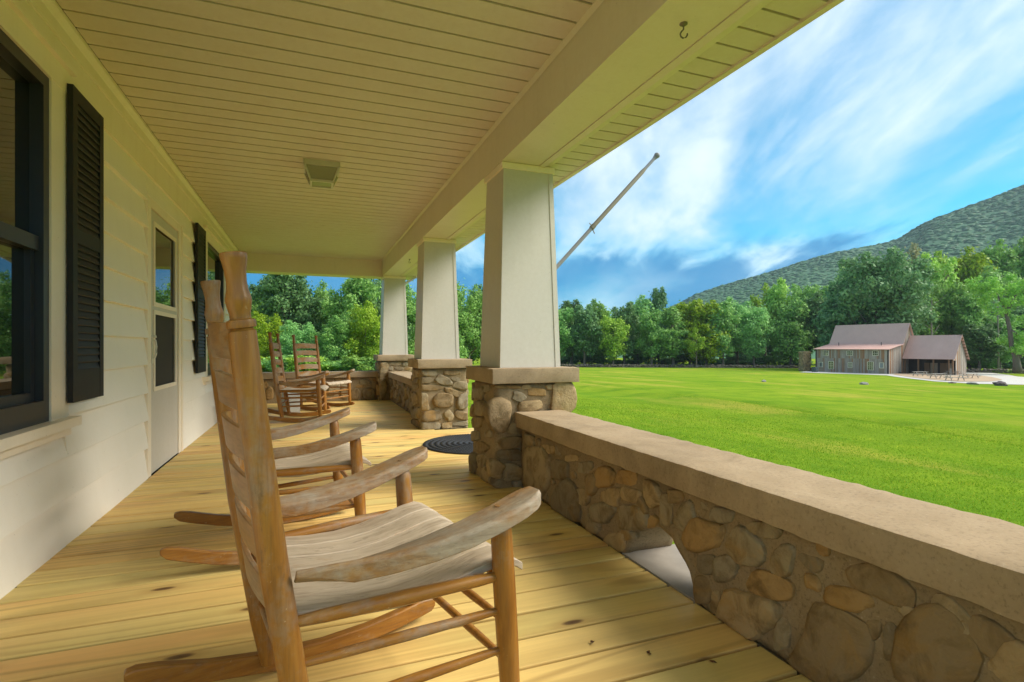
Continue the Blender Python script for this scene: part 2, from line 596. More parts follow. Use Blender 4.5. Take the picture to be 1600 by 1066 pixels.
def leaf_mat(name, cols, spread=0.5):
    m, t = material(name)
    rnd = t.n('ShaderNodeNewGeometry').outputs['Random Per Island']
    r = t.n('ShaderNodeObjectInfo').outputs['Random']
    p = world_pos(t)
    cl = t.noise(p, 0.35, 3, 0.6)
    c = t.ramp(rnd, [(0.0, cols[0]), (0.5, cols[1]), (1.0, cols[2])])
    c = t.mix(t.ramp(cl, [(0.42, 0), (0.66, 0.6)]), c, cols[2])
    hv = t.n('ShaderNodeHueSaturation', {'Hue': t.math('MULTIPLY_ADD', r, 0.030, 0.487), 'Saturation': t.math('MULTIPLY_ADD', r, -0.18, 1.05),
                                         'Value': t.math('MULTIPLY_ADD', r, 0.5, 0.78), 'Color': c})
    d = t.n('ShaderNodeBsdfPrincipled', {'Base Color': hv.outputs[0], 'Roughness': 0.55, 'Specular IOR Level': 0.25})
    tr = t.n('ShaderNodeBsdfTranslucent', {'Color': hv.outputs[0]})
    mx = t.n('ShaderNodeMixShader', {0: 0.32, 1: d.outputs[0], 2: tr.outputs[0]})
    t.n('ShaderNodeOutputMaterial', {'Surface': mx.outputs[0]})
    return m


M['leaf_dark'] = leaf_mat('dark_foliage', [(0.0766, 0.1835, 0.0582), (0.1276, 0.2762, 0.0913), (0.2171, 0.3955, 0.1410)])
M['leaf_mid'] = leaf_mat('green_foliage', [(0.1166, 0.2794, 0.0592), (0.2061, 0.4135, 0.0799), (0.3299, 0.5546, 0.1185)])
M['leaf_bright'] = leaf_mat('bright_foliage', [(0.1687, 0.3368, 0.0210), (0.2845, 0.4737, 0.0280), (0.4213, 0.6005, 0.0511)])
M['leaf_brown'] = leaf_mat('dry_foliage', [(0.1932, 0.2107, 0.0791), (0.2899, 0.2899, 0.1282), (0.4038, 0.3776, 0.1975)])
M['leaf_vivid'] = leaf_mat('vivid_foliage', [(0.1405, 0.3272, 0.0125), (0.2182, 0.4442, 0.0162), (0.3115, 0.5298, 0.0282)])
M['bark'] = simple('bark', (0.1945, 0.1646, 0.1346), 0.9, 0, 0.2, 0.5, 6, 0.6)
M['hill_leaf'] = leaf_mat('hill_forest', [(0.0336, 0.1077, 0.0334), (0.0536, 0.1486, 0.0484), (0.0831, 0.2078, 0.0643)])
M['far_stone'] = simple('dry_wall_stone', (0.3560, 0.2932, 0.2304), 0.9, 0, 0.2, 0.9, 1.3, 0.3)
M['boulder'] = simple('boulder', (0.1646, 0.1272, 0.1197), 0.85, 0, 0.2, 0.5, 4, 0.5)
M['pale_rock'] = simple('pale_rock', (0.3762, 0.3450, 0.3138), 0.85, 0, 0.2, 0.4, 4, 0.5)
M['far_stone_tan'] = simple('chimney_stone', (0.6535, 0.4630, 0.2451), 0.9, 0, 0.2, 0.9, 2.2, 0.3)
M['concrete'] = simple('pale_concrete', (0.5642, 0.5305, 0.4743), 0.85, 0, 0.2, 0.2, 0.8, 0.1)
M['gravel'] = simple('tan_gravel', (0.5021, 0.3638, 0.2390), 0.95, 0, 0.2, 0.3, 3.0, 0.3)
M['barn_trim'] = simple('barn_white_trim', (0.7182, 0.6584, 0.4987), 0.6)
M['barn_dark'] = simple('barn_dark_boards', (0.0561, 0.0470, 0.0387), 0.9)  # dark brown shared by barn cores, corner posts, pipes and grille
M['barn_door'] = simple('barn_door_tan', (0.3219, 0.2480, 0.1724), 0.7)
M['barn_pane_pale'] = simple('pale_pane', (0.3507, 0.3947, 0.4056), 0.2, 0, 0.6)
M['post_wood'] = simple('barn_post', (0.2545, 0.1566, 0.0940), 0.85, 0, 0.2, 0.4, 5)
M['table_wood'] = simple('picnic_grey', (0.5298, 0.4794, 0.4080), 0.85, 0, 0.2, 0.3, 5)
M['green_metal'] = simple('dark_green_metal', (0.0560, 0.0880, 0.0880), 0.5)

m, t = material('barn_planks')
info = t.n('ShaderNodeObjectInfo').outputs['Random']
rnd = t.n('ShaderNodeNewGeometry').outputs['Random Per Island']
oc = t.n('ShaderNodeTexCoord').outputs['Object']
st = t.noise(t.mapping(oc, scale=(9, 9, 0.7)), 1.0, 4, 0.65)
c = t.ramp(rnd, [(0.0, (0.3000, 0.2610, 0.2240)), (0.22, (0.4500, 0.3987, 0.3430)), (0.45, (0.3600, 0.2972, 0.2450)), (0.62, (0.5400, 0.4858, 0.4270)), (0.78, (0.2550, 0.1958, 0.1470)), (0.90, (0.3750, 0.2248, 0.1260)), (0.96, (0.3600, 0.1668, 0.0840)), (1.0, (0.5100, 0.4495, 0.3920))], 'LINEAR')
c = t.mix(t.ramp(st, [(0.35, 0.55), (0.6, 0.0)]), c, (0.1800, 0.1305, 0.0980))
finish(t, c, 0.9, st, 0.4, 0.02, 0.2)
M['barn'] = m

m, t = material('barn_roof')
oc = t.n('ShaderNodeTexCoord').outputs['Object']
n = t.noise(oc, 0.5, 4, 0.6)
c = t.mix(n, (0.5497, 0.3338, 0.2835), (0.7097, 0.4652, 0.3917))
finish(t, c, 0.42, None, spec=0.45)
M['barn_roof'] = m

# ================================================================== terrain
def build_ground():
    radii = [0.0]
    r = 2.0
    while r < 60:
        radii.append(r)
        r += 0.55 if r < 32 else 1.2
    while r < 3200:
        radii.append(r)
        r *= 1.09
    na = 240
    vs = [(0, 0, -0.70)]
    fs = []
    for i, rr in enumerate(radii[1:]):
        for k in range(na):
            a = 2 * math.pi * k / na
            x, y = rr * math.cos(a), rr * math.sin(a)
            vs.append((x, y, ground(x, y)))
    for k in range(na):
        fs.append((0, 1 + k, 1 + (k + 1) % na))
    for i in range(len(radii) - 2):
        b0, b1 = 1 + i * na, 1 + (i + 1) * na
        for k in range(na):
            k2 = (k + 1) % na
            fs.append((b0 + k, b1 + k, b1 + k2, b0 + k2))
    o = obj('lawn', MB().add(vs, fs).mesh('lawn', 180), M['lawn'])
    tag(o, 'wide mown green lawn sloping away from the porch', 'lawn', kind='structure')


build_ground()


def build_grass():
    rng = np.random.default_rng(5)
    n = 300000
    # more blades near the porch, thinning with distance
    ang = rng.uniform(R(-8), R(72), n)            # bearing from +Y towards +X
    dist = 2.5 + 27.5 * rng.random(n) ** 1.0
    x = dist * np.sin(ang); y = dist * np.cos(ang)
    keep = (x > 2.35) & ((y < 11.6) | (x > 2.5))
    x, y, dist = x[keep], y[keep], dist[keep]
    n = len(x)
    z = np.array([ground(a, b) for a, b in zip(x, y)])
    h = (0.010 + 0.018 * rng.random(n)) * np.clip((30.5 - dist) / 12, 0.15, 1)
    line = 15.0 + 0.20 * y + 1.1 * np.sin(y * 0.11)
    tuft = np.array([mnoise.noise(Vector((a * 0.9, b * 0.9, 3.0))) + 0.6 * mnoise.noise(Vector((a * 3.1, b * 3.1, 7.0))) for a, b in zip(x, y)])
    h = h * np.where(np.abs(x - line) < 0.9, 2.4, 1.0) * (1 + 1.6 * np.clip(tuft - 0.25, 0, 1))
    wd = (0.003 + 0.003 * rng.random(n)) * (1 + dist / 9)
    a = rng.uniform(0, 2 * np.pi, n)
    lean = rng.uniform(0.3, 1.6, n) * h
    la = rng.uniform(0, 2 * np.pi, n)
    v = np.zeros((n, 3, 3))
    v[:, 0] = np.stack([x - wd * np.cos(a), y - wd * np.sin(a), z - 0.01], 1)
    v[:, 1] = np.stack([x + wd * np.cos(a), y + wd * np.sin(a), z - 0.01], 1)
    v[:, 2] = np.stack([x + lean * np.cos(la), y + lean * np.sin(la), z + h], 1)
    me = bpy.data.meshes.new('grass_blades')
    me.vertices.add(n * 3)
    me.vertices.foreach_set('co', v.reshape(-1))
    me.loops.add(n * 3)
    me.loops.foreach_set('vertex_index', np.arange(n * 3, dtype=np.int32))
    me.polygons.add(n)
    me.polygons.foreach_set('loop_start', np.arange(0, n * 3, 3, dtype=np.int32))
    me.update(calc_edges=True)
    o = obj('grass', me, M['blade'])
    tag(o, 'short blades of green grass on the near lawn', 'grass', kind='stuff')


build_grass()

# ------------------------------------------------------------------ mountain
RIDGE = [(700, 535, 1150), (900, 520, 1100), (1000, 498, 1060), (1060, 474, 1030), (1090, 457, 1020), (1150, 438, 990), (1200, 424, 970), (1250, 408, 945), (1300, 394, 920), (1350, 385, 900), (1400, 374, 880), (1450, 343, 860), (1500, 325, 845), (1545, 308, 830), (1600, 286, 810), (1700, 240, 790), (1850, 185, 780), (2050, 150, 780), (2400, 150, 800)]


def build_hill():
    rng = np.random.default_rng(11)
    cols = []
    nk = 70
    fx = [p[0] for p in RIDGE]
    for i in range(nk + 1):
        px = 700 + (2400 - 700) * i / nk
        py = np.interp(px, fx, [p[1] for p in RIDGE])
        D = np.interp(px, fx, [p[2] for p in RIDGE])
        top = CAMZ + (PHY - py) / PF * D - 2.5
        cols.append((px, D, top))
    rows = 16
    vs, fs = [], []

    def surf(i_f, tt):
        px = 700 + (2400 - 700) * i_f / nk
        i0 = min(nk - 1, int(i_f)); fr = i_f - i0
        D = cols[i0][1] * (1 - fr) + cols[i0 + 1][1] * fr
        top = cols[i0][2] * (1 - fr) + cols[i0 + 1][2] * fr
        d0 = 250.0
        if tt <= 1:
            d = d0 + (D - d0) * tt
            z = -6 + (top + 6) * (tt ** 1.25)
        else:
            d = D + (tt - 1) * 260
            z = top - (tt - 1) * (top + 8) * 0.7
        z += 6 * mnoise.noise(Vector((px * 0.008, tt * 3.0, 1.0))) * min(1, tt * 2) * (1 if tt < 0.95 else 0.3)
        x, y = cam_at(px, d)
        return x, y, z

    tl = [k / rows for k in range(rows + 1)] + [1.15, 1.4, 1.7]
    for i in range(nk + 1):
        for tt in tl:
            vs.append(surf(i, tt))
    nr = len(tl)
    for i in range(nk):
        for k in range(nr - 1):
            a = i * nr + k
            fs.append((a, a + nr, a + nr + 1, a + 1))
    o = obj('hill', MB().add(vs, fs).mesh('hill', 180), M['hill_leaf'])
    tag(o, 'long wooded mountain slope rising to the right behind the barn', 'hill', kind='structure')
    # tree crowns covering the slope: one far-off wood
    import bmesh
    bm = bmesh.new()
    bmesh.ops.create_icosphere(bm, subdivisions=1, radius=1.0)
    base = np.array([v.co[:] for v in bm.verts])
    faces = np.array([[v.index for v in f.verts] for f in bm.faces], dtype=np.int64)
    bm.free()
    shapes = []
    for s in range(10):
        d = np.array([1 + 0.40 * mnoise.noise(Vector(b) * 1.7 + Vector((s * 7.3, 0, 0))) + 0.10 * mnoise.noise(Vector(b) * 4.2 + Vector((0, s * 5.1, 0))) for b in base])
        shapes.append(base * d[:, None])
    n = 13000
    V, F = [], []
    off = 0
    for k in range(n):
        i_f = rng.uniform(8, 48)
        tt = rng.uniform(0.25, 1.02) if k > 900 else rng.uniform(0.985, 1.02)
        x, y, z = surf(i_f, tt)
        s = rng.uniform(3.4, 6.4)
        sh = shapes[rng.integers(10)]
        a = rng.uniform(0, 6.28)
        rot = np.array([[math.cos(a), -math.sin(a), 0], [math.sin(a), math.cos(a), 0], [0, 0, 1]])
        v = (sh * np.array([s, s, s * rng.uniform(0.36, 0.62)])) @ rot.T + np.array([x, y, z + s * 0.10 - 2.0])
        V.append(v)
        F.append(faces + off)
        off += len(v)
    V = np.concatenate(V); F = np.concatenate(F)
    me = bpy.data.meshes.new('hill_forest')
    me.vertices.add(len(V)); me.vertices.foreach_set('co', V.reshape(-1))
    me.loops.add(F.size); me.loops.foreach_set('vertex_index', F.reshape(-1).astype(np.int32))
    me.polygons.add(len(F)); me.polygons.foreach_set('loop_start', np.arange(0, F.size, 3, dtype=np.int32))
    me.update(calc_edges=True)
    me.shade_smooth()
    f = obj('forest', me, M['hill_leaf'])
    tag(f, 'dense far-off forest covering the mountain slope', 'forest', kind='stuff')


build_hill()

# ================================================================== porch dimensions
WX = -1.165           # face of the house wall
Y0, Y1 = -0.15, 10.2  # porch ends; unseen near end set close so more light comes in
CEIL = 2.62
BX0, BX1, BZ = 1.28, 1.66, 2.317   # beam
RX0, RX1 = 1.40, 1.67              # stone rail faces
PITCH = 0.1575

# ------------------------------------------------------------------ deck
deck = MB().box(-1.2, 1.395, Y0 - 0.02, 10.19, -0.16, -0.048)
deck.box(1.395, 2.2, 4.09, 6.29, -0.70, -0.048)
deck_o = obj('deck', deck, M['gap'])
tag(deck_o, 'porch floor of yellow treated pine planks laid across', 'deck', kind='structure')


def plank_mesh(name, x0, x1, wdt, h):
    """plank along X with eased top edges, origin at its middle, top at z=0"""
    e = 0.004
    prof = [(-wdt / 2, -h), (wdt / 2, -h), (wdt / 2, -e), (wdt / 2 - e * 0.3, -e * 0.3), (wdt / 2 - e, 0), (-wdt / 2 + e, 0), (-wdt / 2 + e * 0.3, -e * 0.3), (-wdt / 2, -e)]
    return MB().loft([[(x0, a, b) for a, b in prof], [(x1, a, b) for a, b in prof]]).mesh(name)


pl_short = plank_mesh('plank', -1.135, 1.392, PITCH - 0.013, 0.045)
pl_long = plank_mesh('plank_landing', -1.135, 2.2, PITCH - 0.013, 0.045)
rng = random.Random(3)
k = 0
y = 1.2 - PITCH * 8 - PITCH / 2
while y < 10.20:
    me = pl_long if 4.15 < y < 6.25 else pl_short
    obj('plank', me, M['deck'], deck_o, loc=(rng.uniform(-0.002, 0.002), y, rng.uniform(-0.0012, 0.0012)), rot=(0, 0, rng.uniform(-0.0006, 0.0006)))
    y += PITCH

# landing steps down to the lawn
st = empty('porch_steps', 'concrete steps between the two stone piers down to the lawn', 'steps', (2.2, 5.2, -0.75))
for i in range(3):
    obj('step', rough_box(0.012 + 0.3 * i, 0.3 + 0.3 * i, -1.0, 1.0, -0.1, 0.53 - 0.19 * i, 0.1, 0.004, 0.01), M['cap'], st)

# ------------------------------------------------------------------ house
house = empty('house', 'cream painted clapboard house with black shutters behind the porch', 'house', (WX, 5.0, 0))


def hp(name, mb, mat, smooth_deg=None, parent=None):
    """a part of the house, given in world coordinates"""
    if isinstance(mb, MB):
        mb = mb.mesh(name, smooth_deg)
    o = obj(name, mb, mat, parent or house)
    if parent is None:
        o.location = (-WX, -5.0, 0)
    return o


hp('wall_core', MB().box(-9.0, -1.245, -0.12, 10.15, -0.75, 2.75), M['gap'])
hp('roof', MB().loft([[(-9.5, yy, 2.76), (0.4, yy, 2.76), (-4.9, yy, 5.6)] for yy in (-0.3, 10.7)]), M['roof_shingle'])
# openings: (y0, y1, z0, z1) outer casing
OPEN = [(1.5, 3.293, 0.55, 2.39), (4.70, 5.86, 0.0, 2.13), (7.0, 8.7, 0.55, 2.39)]
rows = [(0.0, 0.231)] + [(0.231 + 0.2068 * i, 0.231 + 0.2068 * (i + 1)) for i in range(10)]
rng = random.Random(8)


def clap(y0, y1, z0, z1):
    """one bevelled clapboard, thick at its lower edge"""
    n = max(2, int((y1 - y0) / 0.35))
    rings = []
    for i in range(n + 1):
        yy = y0 + (y1 - y0) * i / n
        wv = 0.0025 * math.sin(yy * 2.1 + z0 * 9) + 0.0015 * math.sin(yy * 5.3 + z0 * 31)
        lip = 0.032 + wv
        zz = z0 + 0.002 * math.sin(yy * 1.3 + z0 * 17)
        rings.append([(WX - 0.07, yy, zz + 0.001), (WX + lip, yy, zz), (WX + lip, yy, zz + 0.006), (WX + 0.002, yy, z1 + 0.003), (WX - 0.07, yy, z1 + 0.003)])
    return MB().loft(rings)


for z0, z1 in rows:
    cuts = [(a, b, c, d) for a, b, c, d in OPEN if c < z1 - 0.004 and d > z0 + 0.004]
    ys = [Y0 + 0.06]
    for a, b, c, d in cuts:
        ys += [a + 0.004, b - 0.004]
        if c > z0 + 0.02:
            hp('siding_board', clap(a + 0.004, b - 0.004, z0, c - 0.003), M['siding'])
        if d < z1 - 0.02:
            hp('siding_board', clap(a + 0.004, b - 0.004, d + 0.003, z1), M['siding'])
    ys.append(10.14)
    for a, b in zip(ys[::2], ys[1::2]):
        if b - a > 0.05:
            hp('siding_board', clap(a, b, z0, z1), M['siding'])
hp('frieze_board', MB().box(WX - 0.07, WX + 0.020, Y0, 10.14, 2.302, 2.50), M['trim'])
hp('crown_moulding', MB().loft([[(WX - 0.05, yy, 2.49), (WX + 0.026, yy, 2.49), (WX + 0.029, yy, 2.506), (WX + 0.020, yy, 2.512), (WX + 0.020, yy, 2.570), (WX + 0.030, yy, 2.585), (WX + 0.042, yy, 2.600), (WX + 0.044, yy, 2.624), (WX - 0.05, yy, 2.624)] for yy in (Y0, 10.14)]), M['trim'])


def window(y0, y1, z0, z1):
    """double-hung window: white casing, black frame, two sashes"""
    win = hp('window', MB().box(WX - 0.08, WX - 0.07, y0, y1, z0, z1), M['gap'])
    P = lambda nm, mb, mt: obj(nm, mb, mt, win)
    cw = 0.19
    x0, x1 = WX - 0.06, WX + 0.030
    P('casing', MB().box(x0, x1, y0, y0 + cw, z0 + 0.09, z1 - 0.14), M['trim'])
    P('casing', MB().box(x0, x1, y1 - cw, y1, z0 + 0.09, z1 - 0.14), M['trim'])
    P('head_casing', MB().box(x0, x1 + 0.004, y0 - 0.01, y1 + 0.01, z1 - 0.14, z1).box(x1 + 0.004, x1 + 0.03, y0 - 0.02, y1 + 0.02, z1 - 0.028, z1 + 0.002), M['trim'])
    P('sill', MB().box(x0, x1 + 0.05, y0 - 0.015, y1 + 0.015, z0 + 0.045, z0 + 0.09).box(x0, x1 + 0.012, y0 + 0.001, y1 - 0.001, z0, z0 + 0.045), M['trim'])
    a0, a1, b0, b1 = y0 + cw + 0.002, y1 - cw - 0.002, z0 + 0.092, z1 - 0.142
    fw = 0.055
    f = MB()
    f.box(WX - 0.05, WX + 0.022, a0, a0 + fw, b0, b1).box(WX - 0.05, WX + 0.022, a1 - fw, a1, b0, b1)
    f.box(WX - 0.05, WX + 0.022, a0 + fw, a1 - fw, b1 - fw, b1).box(WX - 0.05, WX + 0.022, a0 + fw, a1 - fw, b0, b0 + 0.10)
    P('frame', f, M['dark_trim'])
    mz = 1.46
    s = MB()
    s.box(WX - 0.04, WX + 0.006, a0 + fw, a1 - fw, mz - 0.03, mz + 0.035)
    s.box(WX - 0.045, WX - 0.012, a0 + fw, a0 + fw + 0.035, b0 + 0.1, mz - 0.03).box(WX - 0.045, WX - 0.012, a1 - fw - 0.035, a1 - fw, b0 + 0.1, mz - 0.03)
    s.box(WX - 0.045, WX - 0.012, a0 + fw + 0.035, a1 - fw - 0.035, b0 + 0.1, b0 + 0.14)
    P('sash', s, M['dark_trim'])
    P('pane', MB().box(WX - 0.034, WX - 0.030, a0 + fw, a1 - fw, mz + 0.035, b1 - fw), M['glass'])
    P('pane', MB().box(WX - 0.040, WX - 0.036, a0 + fw + 0.035, a1 - fw - 0.035, b0 + 0.14, mz - 0.03), M['glass'])


window(*OPEN[0])
window(*OPEN[2])


def shutter(y0, y1, z0, z1):
    fw = 0.055
    x0, x1 = WX + 0.037, WX + 0.062
    f = MB()
    f.box(x0, x1, y0, y0 + fw, z0, z1).box(x0, x1, y1 - fw, y1, z0, z1)
    f.box(x0, x1 - 0.001, y0 + fw, y1 - fw, z1 - 0.07, z1).box(x0, x1 - 0.001, y0 + fw, y1 - fw, z0, z0 + 0.16)
    zm = z0 + (z1 - z0) * 0.53
    f.box(x0, x1 - 0.001, y0 + fw, y1 - fw, zm - 0.035, zm + 0.035)
    f.box(x0, x0 + 0.004, y0 + fw, y1 - fw, z0 + 0.16, z1 - 0.07)
    s = hp('shutter', f, M['shutter'])
    lm = MB().loft([[(x0 + 0.005, yy, 0.034), (x1 - 0.004, yy, -0.014), (x1 - 0.001, yy, -0.009), (x0 + 0.009, yy, 0.039)] for yy in (y0 + fw + 0.002, y1 - fw - 0.002)]).mesh('louver')
    for a, b in ((z0 + 0.16, zm - 0.035), (zm + 0.035, z1 - 0.07)):
        n = int((b - a) / 0.037)
        for i in range(n):
            o = obj('louver', lm, M['shutter'], s)
            o.location = (0, 0, a + 0.012 + (b - a - 0.03) * i / (n - 1))


shutter(3.255, 3.675, 0.71, 2.30)
shutter(6.42, 6.885, 0.71, 2.30)


def storm_door():
    y0, y1 = OPEN[1][0], OPEN[1][1]
    d0, d1 = 4.80, 5.71
    d = hp('door', MB().box(WX - 0.03, WX + 0.018, d0, d1, 0.004, 0.66).box(WX - 0.03, WX + 0.018, d0, d0 + 0.105, 0.66, 2.055).box(WX - 0.03, WX + 0.018, d1 - 0.105, d1, 0.66, 2.055)
           .box(WX - 0.03, WX + 0.0185, d0 + 0.105, d1 - 0.105, 1.955, 2.055).box(WX - 0.03, WX + 0.0185, d0 + 0.105, d1 - 0.105, 1.26, 1.33), M['column'])
    P = lambda nm, mb, mt: obj(nm, mb, mt, d)
    fr = MB().box(WX - 0.06, WX + 0.028, y0, d0 - 0.006, 0.0, 2.13).box(WX - 0.06, WX + 0.028, d1 + 0.006, y1 - 0.05, 0.0, 2.13).box(WX - 0.06, WX + 0.027, d0 - 0.006, d1 + 0.006, 2.062, 2.13)
    fr.box(WX - 0.06, WX + 0.036, y1 - 0.05, y1, 0.0, 2.14)
    P('frame', fr, M['trim'])
    e = MB()
    for a, b in ((0.66, 1.26), (1.33, 1.955)):
        e.box(WX + 0.0185, WX + 0.027, d0 + 0.085, d0 + 0.118, a - 0.02, b + 0.02).box(WX + 0.0185, WX + 0.027, d1 - 0.118, d1 - 0.085, a - 0.02, b + 0.02)
        e.box(WX + 0.0185, WX + 0.0265, d0 + 0.118, d1 - 0.118, a - 0.02, a + 0.013).box(WX + 0.0185, WX + 0.0265, d0 + 0.118, d1 - 0.118, b - 0.013, b + 0.02)
    P('retainer', e, M['trim'])
    P('pane', MB().box(WX + 0.002, WX + 0.006, d0 + 0.105, d1 - 0.105, 1.33, 1.955), M['glass'])
    P('screen', MB().box(WX + 0.004, WX + 0.008, d0 + 0.105, d1 - 0.105, 0.66, 1.26), M['screen'])
    h = MB().box(WX + 0.018, WX + 0.028, d0 + 0.02, d0 + 0.055, 0.86, 1.08)
    h.tube([(WX + 0.025, d0 + 0.038, 1.05), (WX + 0.045, d0 + 0.038, 1.04), (WX + 0.052, d0 + 0.040, 0.99), (WX + 0.050, d0 + 0.042, 0.94), (WX + 0.042, d0 + 0.041, 0.91), (WX + 0.025, d0 + 0.038, 0.90)], 0.007, 8)
    h.tube([(WX + 0.02, d0 + 0.038, 1.065), (WX + 0.050, d0 + 0.038, 1.070)], [0.010, 0.012], 10)
    P('handle', h.mesh('handle', 40), M['handle'])


storm_door()

# ------------------------------------------------------------------ porch roof
roof = empty('porch_roof', 'cream painted porch roof with grooved board ceiling and long beam', 'porch roof', (0.2, 5.0, CEIL))


def rp(name, me, mat, loc=(0, 0, 0), smooth_deg=None):
    if isinstance(me, MB):
        me = me.mesh(name, smooth_deg)
    return obj(name, me, mat, roof, loc=(loc[0] - 0.2, loc[1] - 5.0, loc[2] - CEIL))


rp('ceiling_backing', MB().box(-1.2, BX0 - 0.001, Y0 - 0.05, 10.3, CEIL + 0.013, CEIL + 0.05), M['gap'])
rp('ceiling_groove_backing', MB().box(-1.2, BX0 - 0.001, Y0 - 0.05, 10.3, CEIL + 0.009, CEIL + 0.0128), M['groove'])
cb = MB().loft([[(xx, a, b) for a, b in ((-PITCH / 2 + 0.012, 0.0), (PITCH / 2 - 0.004, 0.0), (PITCH / 2, 0.003), (PITCH / 2, 0.0088), (-PITCH / 2 + 0.012, 0.0088))] for xx in (-1.116, BX0 - 0.014)]).mesh('ceiling_board')
y = 2.537 - PITCH * 17 + PITCH / 2
while y < 10.24:
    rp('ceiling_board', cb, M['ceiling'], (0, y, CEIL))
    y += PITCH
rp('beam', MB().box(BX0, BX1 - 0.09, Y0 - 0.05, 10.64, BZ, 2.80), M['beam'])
rp('beam_trim', MB().loft([[(BX0 - 0.022, yy, CEIL - 0.002), (BX0 - 0.002, yy, CEIL - 0.022), (BX0 - 0.002, yy, CEIL + 0.012), (BX0 - 0.022, yy, CEIL + 0.012)] for yy in (Y0, 10.24)]), M['beam'])
rp('beam_trim', MB().loft([[(BX1 - 0.088, yy, BZ - 0.006), (BX1 - 0.05, yy, BZ - 0.012), (BX1 - 0.035, yy, BZ + 0.004), (BX1 + 0.01, yy, BZ + 0.010), (BX1 + 0.012, yy, BZ + 0.034), (BX1 - 0.088, yy, BZ + 0.034)] for yy in (Y0 - 0.05, 10.64)]), M['beam'])
rp('end_beam', MB().box(WX - 0.02, BX0 - 0.003, 10.25, 10.60, BZ - 0.006, 2.80), M['beam'])
rp('soffit_backing', MB().box(BX1 - 0.085, 1.94, Y0 - 0.12, 11.0, 2.3615, 2.40), M['groove'])
sp = 0.1285
sb = MB().loft([[(xx, a, b) for a, b in ((-sp / 2 + 0.011, 0.0), (sp / 2 - 0.003, 0.0), (sp / 2, 0.003), (sp / 2, 0.0112), (-sp / 2 + 0.011, 0.0112))] for xx in (BX1 + 0.013, 1.912)]).mesh('soffit_board')
y = 1.506 - sp * 13 + sp / 2
while y < 10.95:
    rp('soffit_board', sb, M['ceiling'], (0, y, 2.35))
    y += sp
rp('fascia', MB().box(1.912, 1.945, Y0 - 0.12, 11.0, 2.338, 2.50), M['beam'])
rp('roof_slope', MB().loft([[(-1.6, yy, 3.9), (2.02, yy, 2.50), (2.02, yy, 2.53), (-1.6, yy, 3.95)] for yy in (Y0 - 0.16, 11.05)]), M['roof_shingle'])
rp('gable_board', MB().loft([[(WX, yy, 2.81), (1.60, yy, 2.60), (1.0, yy, 2.88), (WX, yy, 3.66)] for yy in (10.5, 10.56)]), M['beam'])
rp('gable_board', MB().loft([[(WX, yy, 2.81), (1.60, yy, 2.60), (1.0, yy, 2.88), (WX, yy, 3.66)] for yy in (-0.19, -0.15)]), M['beam'])


# ------------------------------------------------------------------ stones
def stone_mesh(outline, normal, height, rng, name='stone'):
    """stone bedded in mortar: outline polygon (world points on the wall face) domed along the normal, with chipped facets"""
    n = len(outline)
    c = sum(outline, Vector()) / n
    nrm = Vector(normal)
    sd_ = rng.uniform(0, 100)
    rad = sum((p - c).length for p in outline) / n
    side = Vector((nrm.y, -nrm.x, 0)) if abs(nrm.z) < 0.5 else Vector((1, 0, 0))
    facets = []
    for _ in range(rng.randint(2, 4)):
        a = rng.uniform(0, 6.28)
        facets.append((math.cos(a), math.sin(a), rng.uniform(0.55, 1.0), rng.uniform(0.25, 0.85)))

    def top(q):
        d = q - c
        x_, y_ = d.dot(side) / rad, d.z / rad
        h = 9.0
        for ca_, sa_, lvl, tilt in facets:
            h = min(h, lvl * 1.15 - tilt * (x_ * ca_ + y_ * sa_) * 0.6)
        return h

    rings = []
    for sc, h in ((1.0, -0.04), (1.03, -0.004), (1.0, 0.35), (0.90, 0.72), (0.72, 0.92), (0.42, 1.0)):
        ring = []
        for p in outline:
            d = p - c
            q = c + d * sc
            b = mnoise.noise(q * 16 + Vector((sd_, 0, 0))) + 0.5 * mnoise.noise(q * 37 + Vector((sd_, 3, 0)))
            hh = h if h < 0 else max(0.12, min(h, top(q))) * height * (1 + 0.34 * b)
            ring.append(q + nrm * hh - c + d.normalized() * 0.004 * mnoise.noise(q * 21 + Vector((0, sd_, 0))))
        rings.append(ring)
    mb = MB().loft(rings, caps=False)
    tp_ = len(mb.v)
    b = mnoise.noise(c * 16 + Vector((sd_, 0, 0)))
    mb.v.append(tuple(nrm * max(0.2, min(1.0, top(c))) * height * (1 + 0.22 * b)))
    base = (len(rings) - 1) * n
    for j in range(n):
        mb.f.append((base + j, base + (j + 1) % n, tp_))
    return mb.mesh(name, 48), c


def super_outline(cx, cy, w_, h_, rot, rng, n=16, ex=2.5):
    pts = []
    ph = [rng.uniform(0, 6.28) for _ in range(3)]
    am = rng.uniform(0.4, 1.25)
    ex = rng.uniform(2.1, 3.6)
    for k in range(n):
        a = 2 * math.pi * k / n
        ca, sa = math.cos(a), math.sin(a)
        x = abs(ca) ** (2 / ex) * math.copysign(1, ca) * w_ / 2
        y = abs(sa) ** (2 / ex) * math.copysign(1, sa) * h_ / 2
        j = 1 + am * (0.08 * math.sin(2 * a + ph[0]) + 0.08 * math.sin(3 * a + ph[1]) + 0.05 * math.sin(5 * a + ph[2]))
        x, y = x * j, y * j
        c, s = math.cos(rot), math.sin(rot)
        pts.append((cx + x * c - y * s, cy + x * s + y * c))
    return pts


def add_stone(parent, origin, outline, normal, height, rng):
    area_n = (outline[4] - outline[0]).cross(outline[8] - outline[4])
    if area_n.dot(Vector(normal)) < 0:
        outline = outline[::-1]
    me, c = stone_mesh(outline, normal, height, rng)
    return obj('stone', me, M['stone'], parent, loc=c - Vector(origin))


